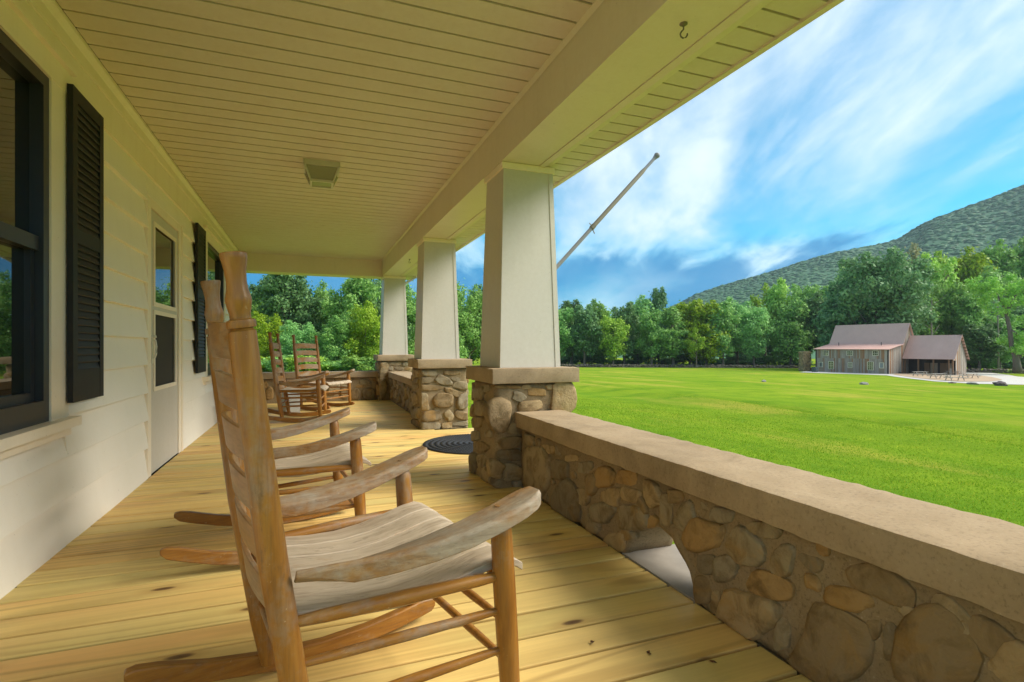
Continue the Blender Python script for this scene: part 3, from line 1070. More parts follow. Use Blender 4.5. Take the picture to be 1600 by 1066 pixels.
def traced(parent, origin, items, off, sc, plane, val, normal, rng, hfac=0.22, lim=None, hmax=0.055, rec=None):
    """stones read off the photograph: ellipses in a zoomed crop laid onto the wall plane they are bedded in"""
    for it in items:
        cx, cy, w_, h_ = it[:4]
        rot = R(it[4]) if len(it) > 4 else 0.0
        o2 = super_outline(cx, cy, w_, h_, rot, rng)
        pts = []
        for x, y in o2:
            p = (on_x if plane == 'x' else on_y)(off[0] + x / sc, off[1] + y / sc, val)
            if lim:
                for ax in range(3):
                    p[ax] = min(max(p[ax], lim[ax][0]), lim[ax][1])
            pts.append(p)
        size = min((pts[0] - pts[8]).length, (pts[4] - pts[12]).length)
        if rec is not None:
            a_ = [p.y if plane == 'x' else p.x for p in pts]
            z_ = [p.z for p in pts]
            rec.append(((min(a_) + max(a_)) / 2, (min(z_) + max(z_)) / 2, 0.86 * (max(a_) - min(a_)), 0.86 * (max(z_) - min(z_))))
        add_stone(parent, origin, pts, normal, min(hmax, max(0.012, size * hfac)), rng)


def packed(parent, origin, plane, val, normal, a0, a1, z0, z1, rng, big=0.24, small=0.07, avoid=None, hfac=0.24, tries=900, placed=None):
    """dart-thrown stones over a rectangle of wall face, large ones first"""
    placed = [] if placed is None else placed
    for k in range(tries):
        s = big + (small - big) * (k / tries) ** 0.6
        w_ = s * rng.uniform(0.8, 1.45)
        h_ = s * rng.uniform(0.6, 1.0)
        if h_ > (z1 - z0) * 0.9:
            continue
        a = rng.uniform(a0 + w_ / 2, a1 - w_ / 2) if a1 - a0 > w_ else None
        if a is None:
            continue
        z = rng.uniform(z0 + h_ / 2, z1 - h_ / 2)
        if avoid and avoid(a, z, max(w_, h_) / 2):
            continue
        ok = True
        for b, zz, ww, hh in placed:
            dx, dz_ = (a - b) / ((w_ + ww) / 2 + 0.012), (z - zz) / ((h_ + hh) / 2 + 0.012)
            if abs(dx) ** 2.3 + abs(dz_) ** 2.3 < 0.93:
                ok = False
                break
        if not ok:
            continue
        placed.append((a, z, w_, h_))
        pts = [Vector((val, q, r)) if plane == 'x' else Vector((q, val, r)) for q, r in super_outline(a, z, w_, h_, rng.uniform(-0.15, 0.15), rng)]
        add_stone(parent, origin, pts, normal, min(0.05, max(0.012, h_ * hfac)), rng)


def pier(name_label, x0, x1, y0, y1, seed):
    o = (0.5 * (x0 + x1), 0.5 * (y0 + y1), 0)
    p = empty('stone_pier', name_label, 'stone pier', o, group='stone piers under the porch columns')
    lo = lambda mb: MB().add([tuple(Vector(v) - Vector(o)) for v in mb.v], mb.f)
    obj('mortar_core', lo(rough_box(x0, x1, y0, y1, -0.72, 0.735, 0.035, 0.012, 0.02, 11, seed)).mesh('mortar_core', 180), M['mortar'], p)
    obj('cap', lo(rough_box(x0 - 0.045, x1 + 0.045, y0 - 0.05, y1 + 0.05, 0.73, 0.84, 0.03, 0.0028, 0.008, 14, seed + 3)).mesh('cap', 45), M['cap'], p)
    return p, o


def porch_column(label, yc, xc=1.47):
    c = empty('porch_column', label, 'column', (xc, yc, 0.838), group='white tapered porch columns')
    b, tpw = 0.235, 0.192
    h = BZ - 0.042 - 0.838
    mb = MB().loft([[(-b, -b, 0), (b, -b, 0), (b, b, 0), (-b, b, 0)], [(-tpw, -tpw, h), (tpw, -tpw, h), (tpw, tpw, h), (-tpw, tpw, h)]])
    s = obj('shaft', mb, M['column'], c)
    bevel(s, 0.003, 2)
    # corner boards: thin seam strips on the right edge of each face
    for sy in (-1, 1):
        w0, w1 = 0.035, 0.030
        r0 = [(b - w0, sy * (b + 0.004), 0.001), (b + 0.004, sy * (b + 0.004), 0.001), (b + 0.004, sy * (b - 0.0), 0.001), (b - w0, sy * (b - 0.0), 0.001)]
        r1 = [(tpw - w1, sy * (tpw + 0.004), h - 0.001), (tpw + 0.004, sy * (tpw + 0.004), h - 0.001), (tpw + 0.004, sy * tpw, h - 0.001), (tpw - w1, sy * tpw, h - 0.001)]
        if sy > 0:
            r0, r1 = r0[::-1], r1[::-1]
        obj('corner_board', MB().loft([r0, r1]), M['column'], c)
    k = tpw + 0.016
    col = obj('top_collar', MB().box(-k, k, -k, k, h - 0.004, h + 0.040), M['trim'], c)
    bevel(col, 0.003, 2)
    return c


rg = random.Random(21)
# --- near pier in view (beside the long rail)
P1 = (1.215, 1.80, 3.50, 4.08)
p1, o1 = pier('rough stone pier with big egg-shaped boulder at the end of the nearest wall', *P1, 1.0)
near_face = [(320, 500, 175, 265, 8), (465, 368, 108, 62, 22), (595, 335, 140, 58, 5), (545, 440, 180, 84, -8), (785, 380, 185, 225), (390, 300, 190, 26),
             (405, 700, 180, 95, -15), (410, 790, 210, 85), (300, 890, 115, 130, 20), (420, 915, 150, 140), (300, 985, 80, 70), (520, 300, 70, 34), (690, 300, 60, 40), (440, 600, 110, 90), (470, 1000, 100, 70)]
traced(p1, o1, near_face, (710, 540), 4.633, 'y', P1[2], (0, -1, 0), rg, 0.3)
left_face = [(185, 345, 78, 90), (203, 455, 80, 108, 10), (165, 555, 95, 82), (132, 330, 38, 130), (145, 470, 55, 92), (152, 655, 70, 72), (205, 735, 88, 82), (205, 835, 65, 100), (140, 865, 66, 165), (215, 935, 105, 110), (250, 640, 50, 60), (240, 310, 40, 60)]
traced(p1, o1, left_face, (710, 540), 4.633, 'x', P1[0], (-1, 0, 0), rg, 0.28, lim=((1.1, 1.3), (P1[2] + 0.0, P1[3] - 0.01), (0.0, 0.73)))
packed(p1, o1, 'x', P1[1], (1, 0, 0), P1[2], P1[3], -0.6, 0.72, rg)
packed(p1, o1, 'y', P1[3], (0, 1, 0), P1[0], P1[1], 0.0, 0.72, rg)
porch_column('nearest white tapered column on the pier at the end of the stone rail', 3.775, 1.49)
# --- second pier
P2 = (1.235, 1.82, 6.30, 6.90)
p2, o2 = pier('stone pier beyond the black mat on the far side of the steps', *P2, 2.0)
items = [(625, 335, 175, 55), (595, 405, 165, 62), (770, 405, 175, 88, 25), (945, 455, 170, 74, 5), (640, 475, 300, 54), (870, 525, 185, 72, 18), (770, 600, 212, 138), (565, 620, 135, 168),
         (970, 610, 130, 185, 35), (650, 755, 210, 108, -6), (825, 748, 88, 108, -35), (960, 745, 180, 88, 15), (630, 855, 215, 95), (805, 855, 100, 90), (950, 830, 178, 46), (1000, 890, 60, 70), (850, 330, 160, 50), (890, 395, 90, 40, 10), (870, 890, 60, 40), (700, 690, 60, 40)]
traced(p2, o2, items, (570, 530), 6.272, 'y', P2[2], (0, -1, 0), rg, 0.3, lim=((P2[0] + 0.005, P2[1] - 0.005), (6.2, 6.5), (0.0, 0.725)))
items = [(500, 335, 60, 72), (495, 410, 66, 60), (500, 470, 60, 50), (500, 590, 44, 150), (508, 730, 70, 112), (490, 830, 90, 92), (470, 560, 30, 90), (470, 380, 30, 60), (470, 700, 26, 90)]
traced(p2, o2, items, (570, 530), 6.272, 'x', P2[0], (-1, 0, 0), rg, 0.28, lim=((1.1, 1.3), (P2[2] + 0.01, P2[3] - 0.01), (0.0, 0.725)))
packed(p2, o2, 'x', P2[1], (1, 0, 0), P2[2], P2[3], -0.6, 0.72, rg)
packed(p2, o2, 'y', P2[3], (0, 1, 0), P2[0], P2[1], 0.0, 0.72, rg)
porch_column('middle white tapered column past the black mat', 6.60, 1.49)
# --- corner pier
P3 = (1.20, 1.80, 9.98, 10.60)
p3, o3 = pier('corner stone pier at the far end of the porch', *P3, 3.0)
items = [(165, 480, 116, 215), (175, 300, 120, 145), (300, 245, 120, 32), (335, 290, 86, 32), (395, 245, 60, 42), (420, 290, 60, 30), (255, 285, 40, 60)]
traced(p3, o3, items, (570, 530), 6.272, 'y', P3[2], (0, -1, 0), rg, 0.25, lim=((P3[0] + 0.005, P3[1]), (9.9, 10.2), (0.0, 0.725)))
packed(p3, o3, 'x', P3[0], (-1, 0, 0), P3[2], P3[3], 0.0, 0.72, rg)
packed(p3, o3, 'x', P3[1], (1, 0, 0), P3[2], P3[3], -0.6, 0.72, rg)
packed(p3, o3, 'y', P3[3], (0, 1, 0), P3[0], P3[1], -0.6, 0.72, rg)
porch_column('farthest white tapered column at the porch corner', 10.28, 1.49)
# --- pier beside the camera, just outside the frame
P0 = (1.215, 1.80, -0.16, 0.40)
p0, o0 = pier('stone pier at the near end of the long stone rail', *P0, 4.0)
packed(p0, o0, 'y', P0[3], (0, 1, 0), P0[0], P0[1], 0.55, 0.72, rg)
packed(p0, o0, 'x', P0[0], (-1, 0, 0), P0[2], P0[3], 0.0, 0.72, rg)
packed(p0, o0, 'x', P0[1], (1, 0, 0), P0[2], P0[3], -0.6, 0.72, rg)
porch_column('white tapered column beside the viewpoint', 0.12, 1.49)


# ------------------------------------------------------------------ stone rails
ARC_Y, ARC_W, ARC_H = 1.92, 0.238, 0.215


def rail(label, y0, y1, seed, arch=False):
    o = (0.5 * (RX0 + RX1), 0.5 * (y0 + y1), 0)
    p = empty('stone_rail', label, 'stone wall', o, group='low stone walls round the porch')
    lo = lambda mb: MB().add([tuple(Vector(v) - Vector(o)) for v in mb.v], mb.f)
    if arch:
        # the wall stands on a footing; the drain arch pierces the part above the deck
        bot = lambda yy: ARC_H * math.sqrt(max(0.0, 1 - ((yy - ARC_Y) / ARC_W) ** 2)) if abs(yy - ARC_Y) < ARC_W else 0.0
        core = rough_box(RX0, RX1, y0, y1, 0.0, 0.43, 0.03, 0.012, 0.006, 11, seed, bottom=bot)
        obj('mortar_core', lo(core).mesh('mortar_core', 180), M['mortar'], p)
        obj('footing', lo(rough_box(RX0 + 0.003, RX1 + 0.01, y0, y1, -0.75, -0.006, 0.08, 0.006, 0.004, 9, seed)), M['mortar'], p)
        obj('drain_slab', lo(MB().box(RX0 - 0.004, RX1 + 0.12, ARC_Y - ARC_W - 0.02, ARC_Y + ARC_W + 0.03, -0.02, 0.006)), M['slate'], p)
    else:
        obj('mortar_core', lo(rough_box(RX0, RX1, y0, y1, -0.72, 0.43, 0.045, 0.012, 0.006, 11, seed)).mesh('mortar_core', 180), M['mortar'], p)
    obj('cap', lo(rough_box(1.35, 1.72, y0 + 0.002, y1 - 0.002, 0.425, 0.533, 0.03, 0.0034, 0.007, 14, seed + 5)).mesh('cap', 45), M['cap'], p)
    return p, o


r1, ro1 = rail('long low stone wall with drain arch beside the nearest rocker', 0.41, 3.50, 7.0, arch=True)
items = [(150, 240, 95, 210), (240, 235, 72, 78), (335, 225, 70, 46), (412, 265, 84, 84), (500, 265, 84, 62, 10), (365, 290, 50, 92), (330, 340, 54, 72), (270, 365, 116, 165), (440, 345, 70, 82),
         (515, 332, 80, 60, 15), (408, 402, 92, 88, 20), (370, 448, 66, 80), (525, 425, 116, 98), (455, 520, 88, 82), (497, 488, 48, 50), (600, 330, 60, 110, -12), (655, 392, 50, 124), (733, 420, 78, 116, 12),
         (800, 490, 150, 132, 15), (872, 412, 96, 62, 12), (965, 540, 160, 130, 35), (1040, 470, 145, 60, 15), (886, 620, 96, 112), (812, 605, 70, 80), (1062, 690, 185, 98, 22), (975, 800, 235, 185, 25),
         (800, 705, 66, 116), (1112, 590, 90, 130, 15), (848, 755, 40, 92), (1110, 880, 70, 120), (560, 380, 40, 80, -10), (690, 340, 60, 60), (190, 155, 60, 40), (285, 190, 50, 30), (600, 440, 40, 50, 30)]
arc_lim = ((1.3, 1.5), (0.43, 3.49), (0.0, 0.43))
rec1 = []
traced(r1, ro1, items, (780, 640), 2.502, 'x', RX0, (-1, 0, 0), rg, 0.20, lim=arc_lim, hmax=0.040, rec=rec1)
items = [(520, 620, 330, 150, 22), (365, 685, 235, 105, 15), (300, 900, 350, 320, 25), (770, 930, 440, 380, 30), (860, 770, 260, 130, 35), (1000, 860, 300, 150, 35), (1150, 1000, 260, 200, 35), (640, 740, 130, 60, 30), (480, 830, 70, 110), (560, 880, 60, 180)]
traced(r1, ro1, items, (1200, 700), 2.9125, 'x', RX0, (-1, 0, 0), rg, 0.16, lim=arc_lim, hmax=0.040, rec=rec1)
packed(r1, ro1, 'x', RX0, (-1, 0, 0), 0.44, 3.45, 0.0, 0.42, rg, big=0.14, small=0.04, hfac=0.26, tries=1500, placed=rec1, avoid=lambda a, z, s: (abs(a - ARC_Y) < ARC_W + s * 0.9 and z < ARC_H + s * 0.7))
packed(r1, ro1, 'x', RX1, (1, 0, 0), 0.44, 3.45, -0.6, 0.42, rg, avoid=lambda a, z, s: abs(a - ARC_Y) < ARC_W + s and z < 0.3 + s and z > -0.1, tries=700)
r2, ro2 = rail('low stone wall between the middle and farthest columns', 6.90, 9.98, 8.0)
packed(r2, ro2, 'x', RX0, (-1, 0, 0), 6.92, 9.96, 0.0, 0.42, rg, big=0.22, small=0.07, hfac=0.32)
packed(r2, ro2, 'x', RX1, (1, 0, 0), 6.95, 9.95, -0.6, 0.42, rg, tries=500)
# end rail across the porch
o4 = (0.0, 10.33, 0)
r3 = empty('stone_rail', 'low stone wall closing the far end of the porch behind the rockers', 'stone wall', o4, group='low stone walls round the porch')
lo = lambda mb: MB().add([tuple(Vector(v) - Vector(o4)) for v in mb.v], mb.f)
obj('mortar_core', lo(rough_box(WX + 0.02, 1.19, 10.20, 10.46, -0.72, 0.43, 0.045, 0.012, 0.006, 11, 9.0)).mesh('mortar_core', 180), M['mortar'], r3)
obj('cap', lo(rough_box(WX + 0.02, 1.195, 10.15, 10.51, 0.425, 0.535, 0.04, 0.0034, 0.007, 14, 4.0)).mesh('cap', 45), M['cap'], r3)
items = [(1340, 220, 92, 92), (940, 243, 105, 52, 10), (1240, 272, 150, 60, 8), (1180, 318, 90, 40), (1125, 415, 115, 150), (1280, 405, 150, 150), (1420, 320, 60, 60), (880, 335, 140, 165), (1000, 380, 90, 160), (1060, 240, 90, 40, -8), (950, 300, 60, 40),
         (155, 400, 90, 150), (100, 300, 70, 80), (250, 330, 80, 120), (330, 290, 90, 60), (700, 380, 110, 130), (560, 330, 120, 90), (450, 400, 100, 120)]
traced(r3, o4, items, (400, 560), 7.27, 'y', 10.20, (0, -1, 0), rg, 0.2, lim=((WX + 0.03, 1.17), (10, 10.4), (0.0, 0.42)))
packed(r3, o4, 'y', 10.46, (0, 1, 0), WX + 0.1, 1.15, -0.6, 0.42, rg, tries=400)


# ================================================================== rocking chair
def lathe_along(a, b, prof, n=14, bend=0.0):
    """turned piece from a to b; prof = [(t, radius)]"""
    a, b = Vector(a), Vector(b)
    pts, rad = [], []
    for t_, r_ in prof:
        p = a.lerp(b, t_)
        p.x += bend * math.sin(math.pi * t_)
        pts.append(p)
        rad.append(r_)
    d = (b - a).normalized()
    s = d.cross(Vector((0, 1, 0))).normalized()
    u = s.cross(d)
    rings = [[p + (s * math.cos(2 * math.pi * k / n) + u * math.sin(2 * math.pi * k / n)) * r for k in range(n)] for p, r in zip(pts, rad)]
    return MB().loft(rings)


def make_chair():
    ch = empty('rocking_chair', '', 'rocking chair', (0, 0, 0))
    V_, G_ = M['chair'], M['chair_grey']
    part = lambda nm, mb, mt, sm=40: obj(nm, mb.mesh(nm, sm), mt, ch)
    RR = 1.5
    rz = lambda u: (u - 0.04) ** 2 / (2 * RR)
    pb = lambda s, t_: Vector((-0.165 - 0.152 * t_, s * (0.268 + 0.002 * t_), 0.05 + 1.126 * t_))
    for s in (-1, 1):
        prof = [(0.0, 0.021), (0.03, 0.024), (0.12, 0.028), (0.45, 0.0295), (0.84, 0.0270), (0.862, 0.0265), (0.864, 0.0225), (0.868, 0.0215), (0.8685, 0.0275), (0.877, 0.0280), (0.8815, 0.0270), (0.884, 0.0200),
                (0.893, 0.0195), (0.905, 0.0225), (0.916, 0.0245), (0.922, 0.0240), (0.935, 0.0205), (0.950, 0.0190), (0.968, 0.0200), (0.988, 0.0240), (0.997, 0.0255), (1.0, 0.0240)]
        part('back_post', lathe_along(pb(s, 0), pb(s, 1), prof, 18, -0.012), V_, 50)
        # front leg
        prof = [(0.0, 0.018), (0.02, 0.021), (0.10, 0.026), (0.35, 0.0285), (0.62, 0.029), (0.85, 0.0275), (0.90, 0.0260), (0.915, 0.0235), (0.96, 0.0165), (1.0, 0.0130)]
        part('front_leg', lathe_along((0.312, s * 0.318, rz(0.31) + 0.045), (0.275, s * 0.322, 0.592), prof, 16), V_, 50)
        # rocker
        rings = []
        us = [-0.515, -0.49, -0.44, -0.32, -0.16, 0.0, 0.14, 0.26, 0.34, 0.38, 0.395]
        for i, u in enumerate(us):
            h = 0.056 if 0 < i < len(us) - 1 else 0.020
            h = 0.048 if i in (1, len(us) - 2) else h
            zb = rz(u) + (0.014 if i in (0, len(us) - 1) else 0.0)
            wv = s * (0.275 + 0.045 * (u + 0.5))
            rings.append([(u, wv - 0.017, zb), (u, wv + 0.017, zb), (u, wv + 0.017, zb + h), (u, wv - 0.017, zb + h)])
        bevel(part('rocker', MB().loft(rings), M['chair_long'], 35), 0.005, 2)
        # arm: narrow at the back post, broad and rounded at the hand
        rings = []
        for t_ in (0.0, 0.08, 0.2, 0.35, 0.5, 0.65, 0.8, 0.9, 0.965, 1.0):
            u = -0.205 + 0.575 * t_
            z = 0.520 + 0.106 * t_ - 0.030 * math.sin(math.pi * t_)
            hw = 0.012 + 0.038 * smooth(-0.12, 0.7, t_)
            if t_ > 0.9:
                hw *= 1 - 0.75 * ((t_ - 0.9) / 0.1) ** 2.5 * 0.55
            th = (0.050 - 0.014 * t_) * (0.30 + 0.70 * smooth(0.0, 0.22, t_))
            wc = s * (0.288 + 0.052 * smooth(0, 0.9, t_))
            tw = s * 0.010 * (1 - t_)
            rings.append([(u, wc - hw, z - th - tw), (u, wc + hw, z - th + tw), (u, wc + hw, z - 0.008 + tw), (u, wc + hw - 0.008, z + tw), (u, wc - hw + 0.008, z - tw), (u, wc - hw, z - 0.008 - tw)])
        bevel(part('arm', MB().loft(rings), M['chair_arm'], 35), 0.004, 2)
        # side rails
        for za, zb_, r_ in ((0.410, 0.412, 0.0155), (0.318, 0.325, 0.0115), (0.205, 0.225, 0.0115)):
            ta = (za - 0.05) / 1.121
            a = pb(s, ta)
            b = Vector((0.312 - 0.037 * (zb_ - 0.07) / 0.52, s * 0.320, zb_))
            part('side_rail', MB().tube([a, a.lerp(b, 0.15), a.lerp(b, 0.5), a.lerp(b, 0.85), b], [r_ * 0.7, r_ * 0.95, r_ * 1.12, r_ * 0.95, r_ * 0.7], 10), M['chair_long'], 60)
    for z, r_ in ((0.405, 0.015), (0.29, 0.0115), (0.185, 0.0115)):
        u = 0.312 - 0.037 * (z - 0.07) / 0.52
        part('front_rail', MB().tube([(u, -0.318, z), (u, -0.15, z), (u, 0.15, z), (u, 0.318, z)], [r_ * 0.75, r_, r_, r_ * 0.75], 10), V_, 60)
    for z, r_ in ((0.385, 0.015), (0.24, 0.0115)):
        p = pb(1, (z - 0.05) / 1.121)
        part('rear_rail', MB().tube([(p.x, -p.y, z), (p.x, 0, z), (p.x, p.y, z)], [r_ * 0.75, r_, r_ * 0.75], 10), V_, 60)
    # seat of front-to-back slats, dished
    n = 6
    for i in range(n):
        w0 = -0.262 + 0.524 * i / n + 0.0009
        w1 = -0.262 + 0.524 * (i + 1) / n - 0.0009
        rings = []
        for t_ in (0.0, 0.12, 0.25, 0.4, 0.55, 0.7, 0.82, 0.91, 0.965, 1.0):
            u = -0.195 + 0.555 * t_
            z = 0.428 - 0.034 * math.sin(math.pi * min(1, t_ * 1.15)) ** 1.2 + 0.022 * t_ - (0.0 if t_ < 0.9 else 0.028 * ((t_ - 0.9) / 0.1) ** 1.7)
            fl = 1 + 0.16 * t_
            dn = 0.006 * (1 - abs((i - (n - 1) / 2) / (n / 2)))
            rings.append([(u, w0 * fl, z - 0.021 - dn), (u, w1 * fl, z - 0.021 - dn), (u, w1 * fl, z - dn), (u, w0 * fl, z - dn)])
        bevel(part('seat_slat', MB().loft(rings), G_, 35), 0.0025, 1)
    # ladder back: six bowed slats
    for i in range(6):
        zc = 1.000 - 0.112 * i
        hh = 0.040 if i else 0.043
        rings = []
        for k in range(11):
            q = -1 + 2 * k / 10
            t_ = (zc - 0.05) / 1.121
            p = pb(1, t_)
            bow = -0.035 * (1 - q * q)
            up = 0.016 * (1 - q * q)
            lo_, hi_ = zc - hh + up * 0.5, zc + hh * 0.75 + up
            xl = pb(1, (lo_ - 0.05) / 1.121).x + bow
            xh = pb(1, (hi_ - 0.05) / 1.121).x + bow
            rings.append([(xl - 0.006, q * p.y, lo_), (xl + 0.006, q * p.y, lo_), (xh + 0.006, q * p.y, hi_), (xh - 0.006, q * p.y, hi_)])
        bevel(part('back_slat', MB().loft(rings), M['chair_slat'], 35), 0.002, 1)
    return ch


CHAIRS = [((0.107, 1.513, 0), 0.225, 'nearest slat-back rocking chair, its tall turned post cut by the frame'),
          ((-0.108, 2.946, 0), 0.111, 'second rocking chair just behind the nearest one, mostly hidden'),
          ((-0.14, 7.80, 0), -0.12, 'far rocking chair standing closer to the house wall'),
          ((0.175, 9.065, 0), -0.672, 'far rocking chair turned towards the viewer by the end wall')]
c0 = make_chair()
for i, (loc, h, lab) in enumerate(CHAIRS):
    c = c0 if i == 0 else copy_tree(c0)
    c.location = loc
    c.rotation_euler = (0, 0, h)
    tag(c, lab, 'rocking chair', 'slat-back rocking chairs on the porch')

# ================================================================== small porch things
# ceiling lamp
lamp = empty('ceiling_lamp', 'square white lantern lamp fixed under the porch ceiling', 'lamp', (0.10, 5.08, CEIL))
obj('mounting_plate', MB().box(-0.15, 0.15, -0.15, 0.15, -0.045, 0.001), M['lamp_metal'], lamp)
tp, bt, hh = 0.140, 0.092, -0.165
for sx, sy in ((1, 1), (1, -1), (-1, 1), (-1, -1)):
    obj('corner_bar', MB().tube([(sx * tp, sy * tp, -0.045), (sx * bt, sy * bt, hh)], 0.009, 6), M['lamp_metal'], lamp)
obj('bottom_frame', MB().box(-bt - 0.008, bt + 0.008, -bt - 0.008, -bt + 0.010, hh - 0.008, hh + 0.012).box(-bt - 0.008, bt + 0.008, bt - 0.010, bt + 0.008, hh - 0.008, hh + 0.012)
    .box(-bt - 0.008, -bt + 0.010, -bt + 0.010, bt - 0.010, hh - 0.008, hh + 0.012).box(bt - 0.010, bt + 0.008, -bt + 0.010, bt - 0.010, hh - 0.008, hh + 0.012), M['lamp_metal'], lamp)
q0, q1 = tp - 0.004, bt - 0.004
for a in range(4):
    g = MB().loft([[(-q0, q0 - 0.003, -0.046), (q0, q0 - 0.003, -0.046), (q0, q0, -0.046), (-q0, q0, -0.046)], [(-q1, q1 - 0.003, hh + 0.012), (q1, q1 - 0.003, hh + 0.012), (q1, q1, hh + 0.012), (-q1, q1, hh + 0.012)]])
    obj('pane', g, M['lamp_glass'], lamp, rot=(0, 0, a * math.pi / 2))
obj('pane', MB().box(-bt + 0.010, bt - 0.010, -bt + 0.010, bt - 0.010, hh - 0.002, hh + 0.002), M['lamp_glass'], lamp)


def hook(loc, label, rz):
    h = empty('ceiling_hook', label, 'hook', loc, rz, 'hooks under the porch beam')
    h.scale = (0.6, 0.6, 0.6)
    obj('rosette', MB().loft([[(r_ * math.cos(a * math.pi / 8), r_ * math.sin(a * math.pi / 8), z) for a in range(16)] for r_, z in ((0.027, 0.001), (0.027, -0.006), (0.016, -0.012), (0.010, -0.018))]).mesh('rosette', 40), M['metal_hook'], h)
    pts = [(0, 0, -0.015), (0, 0, -0.040), (-0.014, 0, -0.055), (-0.022, 0, -0.072), (-0.018, 0, -0.090), (-0.002, 0, -0.100), (0.016, 0, -0.095), (0.026, 0, -0.080), (0.026, 0, -0.068)]
    obj('hook_wire', MB().tube(pts, 0.0055, 8).mesh('hook_wire', 60), M['metal_hook'], h)


hook((1.434, 1.788, BZ), 'metal screw hook under the beam before the nearest column', YAW * -1)
hook((1.412, 8.065, BZ), 'small screw hook under the beam past the middle column', YAW * -1)

# flag pole on the nearest column
fp = empty('flag_pole', 'bare metal flag pole slanting out from the nearest column', 'flag pole', (1.665, 3.775, 1.46))
d0 = Vector((0, 0, 0)); d1 = Vector((1.09, 0, 1.155))
obj('bracket', MB().box(0.005, 0.022, -0.03, 0.03, -0.07, 0.09).tube([(0.01, 0, 0.0), (0.11, 0, 0.117)], 0.024, 12), M['metal_hook'], fp)
L = d1 - d0
obj('lower_pole', MB().tube([d0.lerp(d1, 0.02), d0.lerp(d1, 0.46)], 0.0155, 12).mesh('lower_pole', 60), M['pole'], fp)
obj('sleeve', MB().tube([d0.lerp(d1, 0.43), d0.lerp(d1, 0.86), d0.lerp(d1, 0.885)], [0.0180, 0.0180, 0.014], 12).mesh('sleeve', 60), M['pole_sleeve'], fp)
obj('tip_pole', MB().tube([d0.lerp(d1, 0.88), d0.lerp(d1, 0.98)], 0.0135, 12).mesh('tip_pole', 60), M['pole'], fp)
e = d0.lerp(d1, 0.97); f_ = d1
obj('finial', MB().tube([e, e.lerp(f_, 0.35), e.lerp(f_, 0.45), e.lerp(f_, 0.6), e.lerp(f_, 0.75), e.lerp(f_, 1.0), e.lerp(f_, 1.25), e.lerp(f_, 1.4)], [0.014, 0.019, 0.012, 0.019, 0.023, 0.026, 0.020, 0.006], 14).mesh('finial', 60), M['pole'], fp)
cc = d0.lerp(d1, 0.43)
obj('clamp', MB().tube([cc - L.normalized() * 0.018, cc + L.normalized() * 0.018], 0.021, 12).tube([cc + Vector((-0.01, 0, 0)), cc + Vector((0.012, -0.01, -0.055))], 0.004, 6).tube([cc, cc + Vector((-0.03, 0, 0.03))], 0.004, 6), M['metal_hook'], fp)

# downspout slanting from the eave to the corner column
ds = empty('downspout', 'white rain pipe slanting from the eave to the farthest column', 'downspout', (1.70, 10.32, 2.2))
obj('pipe', MB().loft([[(x, -0.04, z - 0.028), (x, 0.04, z - 0.028), (x, 0.04, z + 0.028), (x, -0.04, z + 0.028)] for x, z in ((-0.012, -0.01), (0.255, 0.165))]), M['column'], ds)
obj('elbow', MB().loft([[(x, -0.045, z - 0.035), (x, 0.045, z - 0.035), (x, 0.045, z + 0.035), (x, -0.045, z + 0.035)] for x, z in ((0.24, 0.155), (0.30, 0.20), (0.32, 0.29))]), M['column'], ds)

# round rubber mat: rope rings with knurled surface
mat_o = empty('door_mat', 'round black braided rubber mat at the head of the steps', 'mat', (1.60, 5.19, 0.0))
obj('mat_base', MB().loft([[(r_ * math.cos(2 * math.pi * k / 64), r_ * math.sin(2 * math.pi * k / 64), z) for k in range(64)] for r_, z in ((0.535, 0.002), (0.535, 0.008))]), M['rubber'], mat_o)
for i in range(9):
    rr = 0.53 - 0.057 * i
    nb = int(2 * math.pi * rr / 0.030)
    if nb < 6:
        continue
    seg = nb * 4
    rings = []
    for k in range(seg):
        a = 2 * math.pi * k / seg
        pul = 0.55 + 0.45 * abs(math.cos(a * nb / 2))
        rings.append([((rr + 0.024 * math.cos(b) * (0.8 + 0.2 * pul)) * math.cos(a), (rr + 0.024 * math.cos(b) * (0.8 + 0.2 * pul)) * math.sin(a), 0.006 + 0.013 * pul * max(0, math.sin(b)) + (0 if math.sin(b) >= 0 else 0.0)) for b in (math.pi, 2.4, 1.57, 0.74, 0.0)])
    n = 5
    vs = [p for r in rings for p in r]
    fs = [(k * n + j, k * n + j + 1, ((k + 1) % seg) * n + j + 1, ((k + 1) % seg) * n + j) for k in range(seg) for j in range(n - 1)]
    obj('braid_ring', MB().add(vs, [f[::-1] for f in fs]).mesh('braid_ring', 50), M['rubber'], mat_o)

# pale plastic pad on the floor between the two near chairs, grey block under the far chairs
pad = MB()
rings = []
for z, gr in ((0.003, 0.0), (0.022, 0.0), (0.026, -0.006)):
    ring = []
    for cx_, cy_, a0 in ((0.16, 0.09, 0), (-0.16, 0.09, 90), (-0.16, -0.09, 180), (0.16, -0.09, 270)):
        for k in range(6):
            a = R(a0 + 18 * k)
            ring.append((cx_ + (0.035 + gr) * math.cos(a), cy_ + (0.035 + gr) * math.sin(a), z))
    rings.append(ring)
pad.loft(rings)
o = obj('plastic_tray', pad.mesh('plastic_tray', 30), M['plastic_white'], loc=(0.27, 2.93, 0.0), rot=(0, 0, 0.45))
tag(o, 'pale blue-grey plastic tray lying on the planks beside the second rocker', 'tray')
o = obj('concrete_block', rough_box(-0.10, 0.10, -0.20, 0.20, 0.001, 0.30, 0.05, 0.003, 0.006), M['box_grey'], loc=(-0.27, 8.72, 0), rot=(0, 0, 0.2))
tag(o, 'grey block standing on the deck under the far rockers', 'block')

